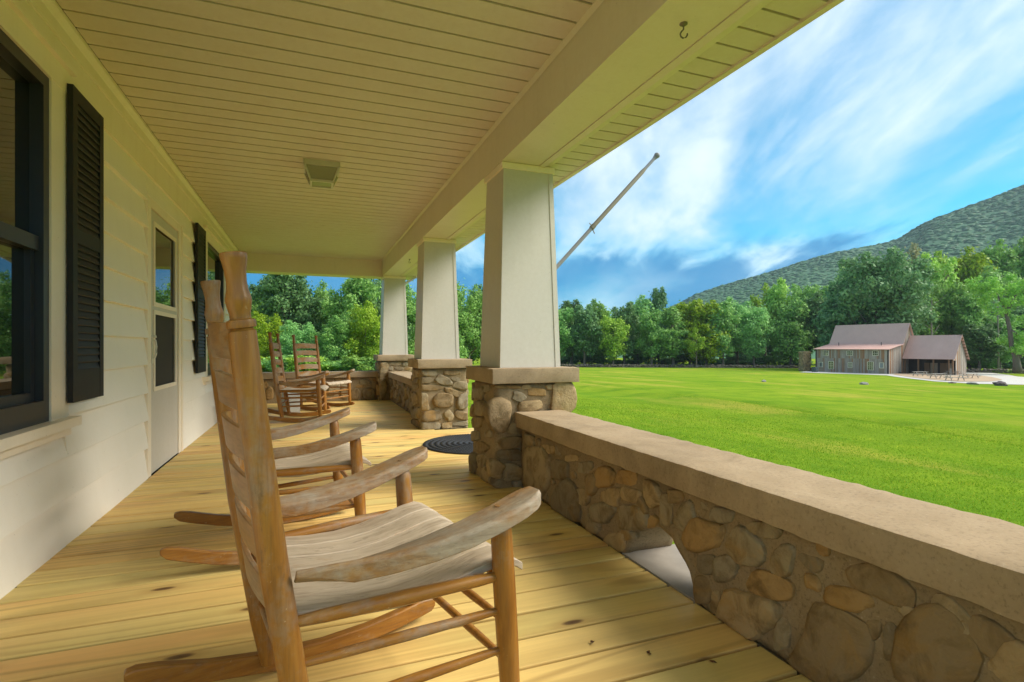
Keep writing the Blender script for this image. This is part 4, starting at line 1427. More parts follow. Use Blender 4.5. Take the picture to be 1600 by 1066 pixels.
# a few dry leaf scraps on the planks
lf = random.Random(4)
M['dry_leaf'] = simple('dry_leaf', (0.12, 0.055, 0.02), 0.8)
for (x, y) in ((1.02, 1.44), (0.88, 1.56), (1.18, 1.33)):
    mb = MB()
    pts = []
    for k in range(9):
        a = 2 * math.pi * k / 9
        rr = lf.uniform(0.003, 0.010)
        pts.append((rr * math.cos(a) * 1.6, rr * math.sin(a), 0.003 + lf.uniform(0, 0.007)))
    mb.add(pts + [(0, 0, 0.003)], [(k, (k + 1) % 9, 9) for k in range(9)])
    o = obj('dry_leaf', mb, M['dry_leaf'], loc=(x, y, 0), rot=(0, 0, lf.uniform(0, 6)))
    tag(o, 'crumpled brown leaf scrap on the deck planks beside the stone wall', 'leaf', 'leaf scraps on the deck')


# ================================================================== trees
def leaf_cloud(centers, radii, n, size, rng, up_bias=0.25, flat=0.8):
    """many small leaf faces on the shells of foliage clumps"""
    k = len(centers)
    wts = radii ** 2
    idx = rng.choice(k, n, p=wts / wts.sum())
    d = rng.normal(size=(n, 3))
    d[:, 2] += up_bias * np.abs(rng.normal(size=n))
    d /= np.linalg.norm(d, axis=1)[:, None]
    rr = radii[idx] * (0.5 + 0.5 * rng.random(n) ** 0.5) * (1 + 0.30 * rng.normal(size=n))
    pos = centers[idx] + d * rr[:, None] * np.array([1, 1, flat])
    nrm = d + 0.75 * rng.normal(size=(n, 3))
    nrm[:, 2] += 0.35
    nrm /= np.linalg.norm(nrm, axis=1)[:, None]
    t1 = np.cross(nrm, rng.normal(size=(n, 3)))
    t1 /= np.linalg.norm(t1, axis=1)[:, None]
    t2 = np.cross(nrm, t1)
    s = size * (0.55 + 0.9 * rng.random(n))[:, None]
    asp = 0.55
    v = np.zeros((n, 4, 3))
    bend = nrm * s * 0.18
    v[:, 0] = pos - t1 * s
    v[:, 1] = pos + t2 * s * asp - bend
    v[:, 2] = pos + t1 * s
    v[:, 3] = pos - t2 * s * asp - bend
    return v.reshape(-1, 3)


def quads_mesh(name, v):
    n = len(v) // 4
    me = bpy.data.meshes.new(name)
    me.vertices.add(n * 4)
    me.vertices.foreach_set('co', v.reshape(-1))
    me.loops.add(n * 4)
    me.loops.foreach_set('vertex_index', np.arange(n * 4, dtype=np.int32))
    me.polygons.add(n)
    me.polygons.foreach_set('loop_start', np.arange(0, n * 4, 4, dtype=np.int32))
    me.update(calc_edges=True)
    return me


def make_tree_proto(seed, shape, n_leaf, leaf, H=16.0, W=10.0, trunk_frac=0.22, clumps=34, clump_r=(0.13, 0.22)):
    rng = np.random.default_rng(seed)
    cs, rs = [], []
    tries = 0
    while len(cs) < clumps and tries < 6000:
        tries += 1
        u = rng.uniform(-1, 1, 3)
        if shape == 'round':
            if u @ u > 1:
                continue
        elif shape == 'cone':
            lim = 0.12 + 0.88 * (1 - (u[2] + 1) / 2) ** 0.8
            if math.hypot(u[0], u[1]) > lim:
                continue
        elif shape == 'tall':
            lim = math.sqrt(max(0, 1 - u[2] ** 4)) * (0.75 + 0.25 * (1 - u[2]) / 2)
            if math.hypot(u[0], u[1]) > lim:
                continue
        elif shape == 'open':
            if u @ u > 1 or u @ u < 0.25:
                continue
        if np.linalg.norm(u) < 0.35 and rng.random() < 0.6:
            continue
        z0 = trunk_frac * H
        c = np.array([u[0] * W / 2 * 0.82, u[1] * W / 2 * 0.82, z0 + (u[2] * 0.90 + 1) / 2 * (H - z0)])
        r = rng.uniform(*clump_r) * W * (0.75 if shape == 'cone' and u[2] > 0.4 else 1.0)
        c[2] = min(c[2], H - r * 0.7)
        cs.append(c)
        rs.append(r)
    cs = np.array(cs); rs = np.array(rs)
    v = leaf_cloud(cs, rs, int(n_leaf), leaf, rng)
    # small sprays breaking the outline
    ext = cs + (cs - cs.mean(0)) / (np.linalg.norm(cs - cs.mean(0), axis=1)[:, None] + 1e-6) * rs[:, None] * 0.95
    v2 = leaf_cloud(ext, rs * 0.42, int(n_leaf * 0.34), leaf * 0.85, rng)
    crown = quads_mesh('crown', np.concatenate([v, v2]))
    # trunk and limbs
    tr = MB()
    r0 = 0.018 * H + 0.05
    lean = rng.uniform(-0.03, 0.03, 2) * H
    top = Vector((lean[0], lean[1], H * 0.72))
    tr.tube([(0, 0, -0.4), (0, 0, 0.3), (lean[0] * 0.2, lean[1] * 0.2, H * 0.2), (lean[0] * 0.6, lean[1] * 0.6, H * 0.45), top], [r0 * 1.5, r0 * 1.1, r0 * 0.85, r0 * 0.5, r0 * 0.18], 8)
    for k in range(min(10, len(cs))):
        c = Vector(cs[k])
        zb = min(max(H * 0.18, c.z - np.hypot(c.x, c.y) * 0.9), H * 0.6)
        f = zb / (H * 0.72)
        b = Vector((lean[0] * f, lean[1] * f, zb))
        tr.tube([b, b.lerp(c, 0.5) + Vector((0, 0, -0.2)), c], [r0 * 0.42, r0 * 0.28, r0 * 0.08], 6)
    trunk = tr.mesh('trunk', 180)
    return crown, trunk, H, W


PROTO = {
    'round_a': make_tree_proto(1, 'round', 7500, 0.30, clumps=36),
    'round_b': make_tree_proto(2, 'round', 7000, 0.32, W=9.0, clumps=30),
    'round_c': make_tree_proto(3, 'tall', 7500, 0.30, W=8.5, clumps=40, trunk_frac=0.14),
    'tall_a': make_tree_proto(4, 'tall', 7000, 0.28, W=7.0, clumps=38, trunk_frac=0.18),
    'tall_b': make_tree_proto(5, 'tall', 7500, 0.30, W=8.0, clumps=30, trunk_frac=0.10, clump_r=(0.15, 0.25)),
    'open': make_tree_proto(7, 'open', 4200, 0.28, W=9.0, clumps=26, clump_r=(0.10, 0.17)),
    'big': make_tree_proto(8, 'round', 17000, 0.40, H=26, W=22, trunk_frac=0.12, clumps=64, clump_r=(0.09, 0.15)),
    'near_a': make_tree_proto(9, 'tall', 15000, 0.20, H=14, W=10.0, trunk_frac=0.06, clumps=62, clump_r=(0.09, 0.16)),
    'near_b': make_tree_proto(10, 'round', 15000, 0.20, H=14, W=10.5, trunk_frac=0.05, clumps=60, clump_r=(0.09, 0.17)),
    'bush': make_tree_proto(11, 'round', 2600, 0.20, H=4.0, W=5.0, trunk_frac=0.02, clumps=18, clump_r=(0.14, 0.22)),
}
COLOURED = {}


def tree(px, top_y, D, W, proto, leaf, label, group, name='tree', rng=random.Random(77), trunk=True):
    x, y = cam_at(px, D)
    z = ground(x, y)
    Ht = ((PHY - top_y) / PF * D + CAMZ - z) * 1.05
    crown, trk, H0, W0 = PROTO[proto]
    key = (proto, leaf)
    if key not in COLOURED:
        cm = crown.copy()
        cm.materials.clear()
        cm.materials.append(M[leaf])
        COLOURED[key] = cm
    t_ = empty(name, label, 'tree' if name == 'tree' else 'shrub', (x, y, z - 0.05), rng.uniform(0, 6.28), group)
    s = (W / W0, W / W0, Ht / H0)
    obj('crown', COLOURED[key], None, t_, scale=s)
    if trunk:
        obj('trunk', trk, M['bark'], t_, scale=s)
    return t_


LM, LD, LB, LW = 'leaf_mid', 'leaf_dark', 'leaf_bright', 'leaf_brown'
g_far = 'trees in the row across the lawn'
rt = random.Random(31)
# front row across the lawn
row_n = 0
ORD = 'first second third fourth fifth sixth seventh eighth ninth tenth eleventh twelfth thirteenth fourteenth fifteenth sixteenth seventeenth eighteenth nineteenth'.split()
for px, ty, D, W, pr, lf_ in [(872, 482, 139, 9, 'round_a', LM), (893, 478, 146, 9, 'tall_a', LD), (913, 486, 138, 9, 'round_b', LD), (938, 470, 150, 9, 'tall_b', LM), (958, 496, 137, 8, 'round_a', LB),
                              (975, 480, 142, 9, 'round_c', LD), (997, 466, 149, 10, 'tall_b', LM), (1018, 490, 138, 8, 'round_b', LM), (1052, 488, 139, 9, 'tall_a', LM), (1078, 468, 147, 11, 'round_a', LB),
                              (1103, 472, 140, 11, 'tall_b', LB), (1130, 482, 138, 9, 'round_b', LM), (1152, 470, 148, 10, 'round_c', LM), (1178, 478, 140, 9, 'round_a', LM), (1196, 450, 156, 9, 'open', LB),
                              (1218, 446, 152, 9, 'round_b', LB), (1236, 470, 140, 10, 'tall_b', LM), (1262, 446, 148, 11, 'round_a', LM), (1285, 462, 140, 10, 'round_c', LD)]:
    row_n += 1
    shade = {LM: 'green', LD: 'dark green', LB: 'bright yellow-green'}[lf_]
    tree(px, ty + rt.uniform(-2, 2), D, W, pr, lf_, '%s tree, %s from the left in the front row across the lawn' % (shade, ORD[row_n - 1]), g_far)
tree(1029, 458, 150, 6.5, 'tall_a', LD, 'dark slender tree rising above the row across the lawn', g_far)
tree(1088, 515, 134, 5, 'open', LB, 'small pale tree in front of the low field wall', g_far)
# second row filling the depth
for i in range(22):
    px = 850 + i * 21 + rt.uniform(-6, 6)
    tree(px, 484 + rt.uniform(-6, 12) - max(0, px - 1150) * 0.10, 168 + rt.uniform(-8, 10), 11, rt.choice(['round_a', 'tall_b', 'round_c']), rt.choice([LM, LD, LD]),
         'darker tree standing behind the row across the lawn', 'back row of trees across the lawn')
# right side, round the barn
g_b = 'trees around the barn'
tree(1372, 393, 121, 21, 'big', LD, 'huge dark green tree towering behind the barn', g_b)
tree(1312, 430, 128, 10, 'tall_b', LD, 'dark tree left of the huge tree behind the barn', g_b)
tree(1428, 392, 138, 13, 'open', LW, 'dry olive-brown tree between the huge tree and the bright one', g_b)
tree(1462, 404, 134, 11, 'round_c', LB, 'yellow-green tree right of the olive-brown one', g_b)
tree(1437, 440, 124, 9, 'tall_a', LM, 'slim green tree behind the gap of the barn roofs', g_b)
tree(1488, 440, 126, 10, 'round_a', LM, 'mid green tree above the porch wing of the barn', g_b)
tree(1515, 462, 122, 9, 'round_b', LM, 'rounded tree just right of the barn wing', g_b)
tree(1545, 470, 126, 9, 'round_c', LD, 'dark tree beside the bare trunks right of the barn', g_b)
for px, ty, D in ((1480, 400, 165), (1510, 392, 160), (1545, 386, 168), (1580, 384, 172), (1612, 380, 165), (1650, 376, 170), (1690, 380, 160), (1560, 420, 150), (1600, 430, 150), (1640, 430, 145), (1340, 420, 165), (1400, 420, 165), (1440, 410, 170)):
    tree(px, ty + rt.uniform(-3, 3), D, 14, rt.choice(['round_a', 'round_c', 'tall_b']), rt.choice([LM, LM, LB]), 'tall green tree at the foot of the mountain slope', 'trees at the foot of the slope')
for px, ty, D in ((1530, 512, 116), (1562, 500, 118), (1600, 480, 122), (1630, 470, 124), (1665, 450, 126)):
    tree(px, ty, D, 8, rt.choice(['round_b', 'round_c']), rt.choice([LM, LD]), 'low tree in the thicket right of the barn', 'thicket right of the barn')
# left, seen past the end of the porch
g_l = 'trees past the porch end'
for px, ty, D, W, pr, lf_, lab in [
        (398, 452, 84, 9, 'near_b', LM, 'green tree at the left edge of the porch opening'),
        (446, 424, 78, 12, 'near_a', LD, 'tall dark tree rising behind the far rockers'),
        (492, 449, 82, 8, 'near_b', LM, 'rounded tree between the two tallest at the porch end'),
        (520, 462, 90, 8, 'near_a', LD, 'dark tree in the dip of the tree line at the porch end'),
        (556, 429, 77, 10, 'near_a', LM, 'tall tree left of the farthest column'),
        (592, 434, 80, 10, 'near_b', LD, 'dark tree behind the farthest column'),
        (640, 452, 86, 10, 'near_b', LM, 'tree between the farthest and middle columns'),
        (690, 455, 92, 11, 'near_a', LM, 'tree hidden behind the middle column'),
        (732, 448, 98, 11, 'near_b', LM, 'tree between the middle and nearest columns'),
        (760, 455, 104, 11, 'near_a', LD, 'dark tree just left of the nearest column'),
        (800, 465, 116, 11, 'near_b', LM, 'tree behind the nearest column'),
        (838, 472, 128, 11, 'near_a', LM, 'tree behind the right edge of the nearest column'),
        (418, 492, 72, 6, 'near_b', LB, 'low yellow-green tree behind the left far rocker'),
        (470, 505, 70, 6, 'near_b', LM, 'low leafy tree behind the right far rocker'),
        (528, 492, 69, 6, 'near_a', LM, 'low tree with drooping boughs above the end wall'),
        (572, 478, 70, 6.5, 'near_b', LB, 'brighter low tree beside the farthest column')]:
    tree(px, ty, D, W, pr, lf_, lab, g_l)
for px, ty, D in ((330, 450, 85), (280, 440, 85), (230, 440, 84), (430, 470, 100), (480, 480, 102), (530, 480, 104), (590, 470, 104), (650, 475, 110), (710, 470, 116), (770, 475, 128)):
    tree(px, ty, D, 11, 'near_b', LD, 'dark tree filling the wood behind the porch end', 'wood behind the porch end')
for i in range(16):
    px = 385 + i * 16
    tree(px, 562 + rt.uniform(-6, 6), 66 + rt.uniform(-2, 2), 4.5, 'bush', rt.choice([LM, LB, LM]), 'low shrub at the foot of the trees past the porch end', 'shrubs past the porch end', 'shrub', trunk=False)
# undergrowth closing the wood across the lawn
for i in range(40):
    px = 868 + i * 20
    if 1262 < px < 1500:
        continue
    D = 152 if px < 1262 else 122
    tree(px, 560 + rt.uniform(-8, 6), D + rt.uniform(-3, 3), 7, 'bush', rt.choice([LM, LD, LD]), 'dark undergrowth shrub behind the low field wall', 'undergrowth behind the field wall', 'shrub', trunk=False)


def feature_tree():
    """near tree at the right edge: thick forked trunk, separate vivid foliage pads"""
    x, y = cam_at(1589, 104)
    z = ground(x, y)
    t_ = empty('tree', 'vivid green tree with thick forked trunk at the right edge', 'tree', (x, y, z - 0.05), 0, 'trees around the barn')
    rng = np.random.default_rng(8)
    s = 104 / PF
    right = Vector((CA, -SA, 0))
    fwd = Vector((SA, CA, 0))
    P = lambda px, py, d=0.0: right * ((px - 1589) * s) + fwd * d + Vector((0, 0, CAMZ - (py - PHY) * s - z))
    tr = MB()
    tr.tube([P(1590, 582), P(1589, 570), P(1587, 557), P(1583, 540, 0.3), P(1580, 515, 0.3), P(1577, 490, 0.6), P(1583, 470, 0.3), P(1592, 455)], [0.85, 0.62, 0.52, 0.42, 0.36, 0.32, 0.24, 0.12], 10)
    tr.tube([P(1588, 560), P(1596, 552, -0.4), P(1606, 540, -0.6), P(1618, 515, -0.6)], [0.42, 0.34, 0.28, 0.14], 8)
    tr.tube([P(1578, 492, 0.5), P(1565, 470, 0.2), P(1556, 455)], [0.22, 0.16, 0.08], 6)
    tr.tube([P(1580, 515), P(1592, 530, -1.5), P(1590, 538, -2)], [0.16, 0.12, 0.06], 6)
    obj('trunk', tr.mesh('trunk', 180), M['bark'], t_)
    cs, rs = [], []
    for px, py, w_, h_, n in ((1560, 462, 56, 50, 26), (1545, 445, 36, 24, 10), (1600, 440, 30, 26, 12), (1610, 465, 36, 30, 10), (1595, 535, 34, 34, 14), (1622, 500, 36, 40, 12), (1575, 480, 30, 24, 6)):
        for k in range(n):
            a, b, c_ = rng.uniform(-0.5, 0.5, 3)
            cs.append(P(px + a * w_, py + b * h_, c_ * w_ * s)[:])
            rs.append(rng.uniform(0.5, 1.0))
    v = leaf_cloud(np.array(cs), np.array(rs) * 1.25, 11000, 0.19, rng)
    obj('crown', quads_mesh('crown', v), M['leaf_vivid'], t_)


feature_tree()


def bare_trunk(px, top_y, base_y, D, r_, label):
    x, y = cam_at(px, D)
    z = ground(x, y)
    h = (PHY - top_y) / PF * D + CAMZ - z
    t_ = empty('tree', label, 'tree', (x, y, z - 0.1), 0, 'pale bare trunks by the barn')
    mb = MB().tube([(0, 0, 0), (0.05, 0, h * 0.4), (-0.1, 0.1, h * 0.75), (0.05, 0, h)], [r_ * 1.2, r_, r_ * 0.7, r_ * 0.2], 8)
    for k in range(6):
        a = k * 2.3
        zz = h * (0.5 + 0.08 * k)
        ln = h * 0.16
        mb.tube([(0, 0, zz), (math.cos(a) * ln * 0.5, math.sin(a) * ln * 0.5, zz + ln * 0.4), (math.cos(a) * ln, math.sin(a) * ln, zz + ln * 0.9)], [r_ * 0.4, r_ * 0.25, r_ * 0.06], 5)
    obj('trunk', mb.mesh('trunk', 180), M['pale_bark'], t_)


M['pale_bark'] = simple('pale_bark', (0.3291, 0.2992, 0.2543), 0.9, 0, 0.2, 0.4, 4, 0.4)
bare_trunk(1456, 465, 575, 117, 0.20, 'pale bare trunk rising behind the porch wing of the barn')
bare_trunk(1560, 455, 575, 114, 0.17, 'pale leafless tree standing right of the barn')

# ================================================================== field walls
def field_wall(pts, label, seed, height=0.75):
    rng = np.random.default_rng(seed)
    import bmesh
    bm = bmesh.new()
    bmesh.ops.create_icosphere(bm, subdivisions=1, radius=1.0)
    base = np.array([v.co[:] for v in bm.verts])
    faces = np.array([[v.index for v in f.verts] for f in bm.faces], dtype=np.int64)
    bm.free()
    V, F, off = [], [], 0
    root = empty('field_wall', label, 'stone wall', (pts[0][0], pts[0][1], ground(*pts[0])))
    ox, oy, oz = root.location
    for (xa, ya), (xb, yb) in zip(pts, pts[1:]):
        ln = math.hypot(xb - xa, yb - ya)
        n = int(ln / 0.36 * 6)
        for k in range(n):
            f = rng.random()
            lvl = rng.integers(0, 3)
            x = xa + (xb - xa) * f + rng.normal() * 0.12
            y = ya + (yb - ya) * f + rng.normal() * 0.12
            z = ground(x, y) + 0.08 + lvl * 0.26 * height / 0.75 * rng.uniform(0.8, 1.15)
            sc = np.array([rng.uniform(0.2, 0.42), rng.uniform(0.2, 0.42), rng.uniform(0.11, 0.2)])
            v = base * sc * (1 + 0.2 * rng.normal(size=(len(base), 1)))
            a = rng.uniform(0, 6.28)
            rot = np.array([[math.cos(a), -math.sin(a), 0], [math.sin(a), math.cos(a), 0], [0, 0, 1]])
            V.append(v @ rot.T + np.array([x - ox, y - oy, z - oz]))
            F.append(faces + off)
            off += len(base)
    V = np.concatenate(V); F = np.concatenate(F)
    me = bpy.data.meshes.new('wall_stones')
    me.from_pydata(V.tolist(), [], F.tolist())
    me.update()
    o = obj('wall_stones', me, M['far_stone'], root)
    o['kind'] = 'stuff'


field_wall([cam_at(px, D) for px, D in ((845, 134), (900, 135), (980, 135), (1060, 136), (1140, 136), (1262, 136))], 'long low dry stone wall along the foot of the trees across the lawn', 3)
field_wall([cam_at(px, D) for px, D in ((1500, 114), (1550, 112), (1600, 110), (1680, 106))], 'low dry stone wall right of the barn behind the paving', 4, 0.95)

# ================================================================== barn
BO = Vector((103.695, 69.586, 0))
BT = 0.17
BG = -4.32
barn = empty('barn', 'weathered grey plank barn with mauve metal roofs and open porch wing', 'barn', (BO.x, BO.y, BG), BT)
# local frame: +y runs along the long front, +x into the barn, z from the barn floor
BL, B1, B2 = 13.76, 5.58, 2.54
ZE, ZJ, ZR = 0.50 - BG, 1.46 - BG, 5.65 - BG
rb = random.Random(12)


def bpart(name, mb, mat, parent=None, smooth_deg=None):
    if isinstance(mb, MB):
        mb = mb.mesh(name, smooth_deg)
    return obj(name, mb, mat, parent or barn)


def planks(axis, fixed, a0, a1, z0f, z1f, out, holes=(), w_=0.27):
    """vertical boards on a wall: axis 'y' (front) or 'x' (gable), joined into one part, split at openings"""
    mb = MB()
    n = int(round((a1 - a0) / w_))
    for i in range(n):
        s, e_ = a0 + (a1 - a0) * i / n, a0 + (a1 - a0) * (i + 1) / n
        s += 0.012
        dp = rb.uniform(0.02, 0.055)
        mid = (s + e_) / 2
        spans = [(z0f(mid), z1f(mid))]
        for (h0, h1, g0, g1) in holes:
            if h0 < mid < h1:
                nsp = []
                for p, q in spans:
                    if g0 > p:
                        nsp.append((p, min(q, g0)))
                    if g1 < q:
                        nsp.append((max(p, g1), q))
                spans = nsp
        for p, q in spans:
            if q - p < 0.03:
                continue
            if axis == 'y':
                lo_, hi_ = sorted((fixed, fixed + out * dp))
                mb.box(lo_, hi_, s, e_, p, q)
            else:
                lo_, hi_ = sorted((fixed, fixed + out * dp))
                mb.box(s, e_, lo_, hi_, p, q)
    return mb


# shell
bpart('wall_core', MB().box(0.06, B1 + 2 * B2 - 0.06, 0.06, BL - 0.06, -0.3, ZE - 0.05), M['barn_dark'])
bpart('loft_core', MB().loft([[(B1 + 0.02, yy, ZE - 0.06), (B1 + 2 * B2 - 0.02, yy, ZE - 0.06), (B1 + 2 * B2 - 0.02, yy, ZJ - 0.06), (B1 + B2, yy, ZR - 0.12), (B1 + 0.02, yy, ZJ - 0.06)] for yy in (0.07, BL - 0.07)]), M['barn_dark'])
# windows of the long front: px centre, px width, z0, z1 from the photograph
def front_y(px, py=565):
    r = ray(px, py)
    # intersect with barn front line
    dirv = Vector((-math.sin(BT), math.cos(BT)))
    # solve BO + l*dir = t*(r.x, r.y)
    a11, a12, b1_ = dirv.x, -r[0], -BO.x
    a21, a22, b2_ = dirv.y, -r[1], -BO.y
    det = a11 * a22 - a12 * a21
    l = (b1_ * a22 - a12 * b2_) / det
    t_ = (a11 * b2_ - a21 * b1_) / det
    return l, CAMZ + t_ * r[2] - BG


sc7 = 8.42
WIN = []
for x0, x1, y0, y1, kind in ((388, 462, 404, 472, 'w'), (700, 778, 404, 472, 'w'), (1038, 1118, 404, 472, 'w'), (458, 532, 542, 650, 'w'), (715, 775, 556, 632, 'w'), (970, 1054, 548, 664, 'w'),
                             (335, 388, 552, 622, 'p'), (1128, 1190, 560, 638, 'p')):
    la, za = front_y(1240 + x1 / sc7, 500 + y1 / sc7)
    lb, zb = front_y(1240 + x0 / sc7, 500 + y0 / sc7)
    WIN.append((la, lb, za, zb, kind))
DOORS = []
for x0, x1, y0 in ((330, 394, 548), (708, 780, 550), (1122, 1196, 556)):
    la, _ = front_y(1240 + x1 / sc7)
    lb, _ = front_y(1240 + x0 / sc7)
    DOORS.append((la, lb, 0.05, 2.25))
mid_z = front_y(1330, 560)[1]
zero = lambda a: 0.0
bpart('front_boards', planks('y', 0.06, 0.1, BL - 0.1, zero, lambda a: mid_z, -1, DOORS + [w_[:4] for w_ in WIN]), M['barn'])['kind'] = 'stuff'
bpart('front_boards', planks('y', 0.02, 0.1, BL - 0.1, lambda a: mid_z - 0.03, lambda a: ZE - 0.02, -1, [w_[:4] for w_ in WIN]), M['barn'])['kind'] = 'stuff'
for a in (0.0, BL):
    bpart('corner_post', MB().box(-0.08, 0.10, a - 0.12, a + 0.12, -0.1, ZE - 0.02), M['barn_dark'])
for la, lb, za, zb, kind in WIN:
    f = 0.10
    wn = bpart('window', MB().box(-0.11, 0.02, la, la + f, za, zb).box(-0.11, 0.02, lb - f, lb, za, zb).box(-0.11, 0.02, la + f, lb - f, za, za + f).box(-0.11, 0.02, la + f, lb - f, zb - f, zb), M['barn_trim'])
    obj('pane', MB().box(-0.03, -0.01, la + f, lb - f, za + f, zb - f), M['barn_pane_pale'] if kind == 'p' else M['glass'], wn)
    if kind == 'w':
        cols = 3
        rows_ = 4 if zb - za > 1.0 else 2
        bars = MB()
        for i in range(1, cols):
            yy = la + f + (lb - la - 2 * f) * i / cols
            bars.box(-0.06, -0.032, yy - 0.025, yy + 0.025, za + f, zb - f)
        for i in range(1, rows_):
            zz = za + f + (zb - za - 2 * f) * i / rows_
            bars.box(-0.064, -0.034, la + f, lb - f, zz - 0.025 - (0.02 if i == rows_ // 2 else 0), zz + 0.025)
        obj('glazing_bars', bars, M['barn_trim'], wn)
for la, lb, za, zb in DOORS:
    bpart('door', MB().box(-0.035, 0.01, la, lb, za, 1.02).box(-0.030, 0.01, la, lb, 1.02, zb), M['barn_door'])
# gable end of the lean-to and tall part (faces the paving)
top_line = lambda x: ZE + (ZJ - ZE) * min(1, x / B1) if x < B1 else min(ZR - 0.1, (ZJ + (ZR - ZJ) * (1 - abs(x - B1 - B2) / B2)))
bpart('gable_boards', planks('x', 0.02, 0.1, B1 + 2 * B2 - 0.1, zero, lambda x: min(top_line(x) - 0.08, 2.6), -1), M['barn'])['kind'] = 'stuff'
bpart('gable_boards', planks('x', 0.035, 0.1, B1 + 2 * B2 - 0.1, lambda x: 2.57, lambda x: top_line(x) - 0.08, -1), M['barn'])['kind'] = 'stuff'
bpart('gable_boards', planks('x', BL - 0.02, 0.1, B1 + 2 * B2 - 0.1, zero, lambda x: top_line(x) - 0.08, 1), M['barn'])['kind'] = 'stuff'


def seam_roof(x0, z0, x1, z1, ya, yb, name, th=0.07):
    """sheet-metal slope with raised seams"""
    o = bpart(name, MB().loft([[(x0, yy, z0), (x1, yy, z1), (x1, yy, z1 + th), (x0, yy, z0 + th)] for yy in (ya, yb)]), M['barn_roof'])
    sm = MB()
    n = int((yb - ya) / 0.45)
    for i in range(n + 1):
        yy = ya + 0.03 + (yb - ya - 0.06) * i / n
        sm.loft([[(x0, yy - 0.02, z0 + th), (x0, yy + 0.02, z0 + th), (x0, yy + 0.02, z0 + th + 0.045), (x0, yy - 0.02, z0 + th + 0.045)], [(x1, yy - 0.02, z1 + th), (x1, yy + 0.02, z1 + th), (x1, yy + 0.02, z1 + th + 0.045), (x1, yy - 0.02, z1 + th + 0.045)]])
    obj('roof_seams', sm, M['barn_roof'], o)['kind'] = 'stuff'
    return o


seam_roof(-0.45, ZE - 0.06, B1, ZJ, -0.35, BL + 0.35, 'lean_to_roof')
seam_roof(B1 - 0.1, ZJ - 0.02, B1 + B2, ZR, -0.30, BL + 0.3, 'main_roof')
seam_roof(B1 + 2 * B2 + 0.3, ZJ - 0.35, B1 + B2 + 0.01, ZR + 0.01, -0.30, BL + 0.3, 'main_roof')
for yy in (3.0, 11.2):
    bpart('vent_pipe', MB().tube([(B1 - 1.6, yy, ZJ - 0.35), (B1 - 1.6, yy, ZJ + 0.45)], 0.07, 8), M['barn_dark'])
# porch wing (extends towards -y)
WF, WR, WL = 5.65, 8.57, -8.25
WE, WRZ = -1.26 - BG, 3.14 - BG
WB = WR + (WR - WF)
bpart('wing_back_wall', MB().box(WF + 2.4, WB - 0.1, WL + 0.15, -0.07, -0.3, WE + 1.2), M['barn_dark'])
bpart('wing_loft', MB().loft([[(WF + 0.3, yy, WE - 0.02), (WB - 0.3, yy, WE - 0.02), (WR, yy, WRZ - 0.15)] for yy in (WL + 0.15, -0.07)]), M['barn_dark'])
seam_roof(WF - 0.25, WE - 0.1, WR, WRZ, WL - 0.3, -0.06, 'wing_roof')
seam_roof(WB + 0.25, WE - 0.1, WR + 0.01, WRZ + 0.01, WL - 0.3, -0.06, 'wing_roof')
wing_top = lambda x: WE + (WRZ - WE) * (1 - abs(x - WR) / (WR - WF)) - 0.1
bpart('wing_gable', planks('x', WL + 0.13, WF + 1.2, WB, zero, lambda x: max(0.4, wing_top(x)), -1), M['barn'])['kind'] = 'stuff'
bpart('wing_gable', planks('x', WL + 0.12, WF + 0.15, WF + 1.2, lambda x: WE - 0.3, wing_top, -1, w_=0.25), M['barn'])['kind'] = 'stuff'
for k in range(9):   # ladder of purlin ends along the wing's verge
    f = k / 8
    xx, zz = WR + (WB - WR + 0.2) * f, WRZ - (WRZ - WE + 0.15) * f
    bpart('purlin_end', MB().box(xx - 0.12, xx + 0.12, WL - 0.28, WL + 0.12, zz - 0.16, zz - 0.02), M['post_wood'])
for yy in (-0.3, -2.55, -5.0, -7.4, WL + 0.25):
    bpart('post', MB().box(WF + 0.25, WF + 0.47, yy - 0.11, yy + 0.11, -0.1, WE + 0.12), M['post_wood'])
bpart('wing_beam', MB().box(WF + 0.22, WF + 0.50, WL + 0.14, -0.16, WE + 0.12, WE + 0.34), M['post_wood'])
for ya, yb, mt in ((-3.6, -2.75, 'post_wood'), (-6.4, -5.3, 'post_wood'), (-4.9, -3.75, 'barn_door'), (-7.3, -6.5, 'barn_door'), (-2.2, -0.6, 'barn_dark')):
    bpart('door', MB().box(WF + 2.33, WF + 2.40, ya, yb, 0.0, 2.2), M[mt])
bpart('half_wall', planks('y', WF + 0.36, -8.05, -7.5, zero, lambda a: 1.3, -1), M['barn'])['kind'] = 'stuff'

# ------------------------------------------------------------------ paving by the barn
def sheet(name, poly, lift, mat, label, cat, sub=3.0):
    """flat paving following the terrain, polygon given as photo pixels on the ground"""
    pts = [ground_hit(*p) for p in poly]
    import bmesh
    bm = bmesh.new()
    vs = [bm.verts.new((p.x, p.y, 0)) for p in pts]
    bm.faces.new(vs)
    bmesh.ops.triangulate(bm, faces=bm.faces[:])
    for _ in range(4):
        long = [e for e in bm.edges if e.calc_length() > sub]
        if not long:
            break
        bmesh.ops.subdivide_edges(bm, edges=long, cuts=1)
        bmesh.ops.triangulate(bm, faces=bm.faces[:])
    for v in bm.verts:
        v.co.z = ground(v.co.x, v.co.y) + lift
    me = bpy.data.meshes.new(name)
    bm.to_mesh(me)
    bm.free()
    if me.polygons and me.polygons[0].normal.z < 0:
        me.flip_normals()
    o = obj(name, me, mat)
    return tag(o, label, cat, kind='structure')


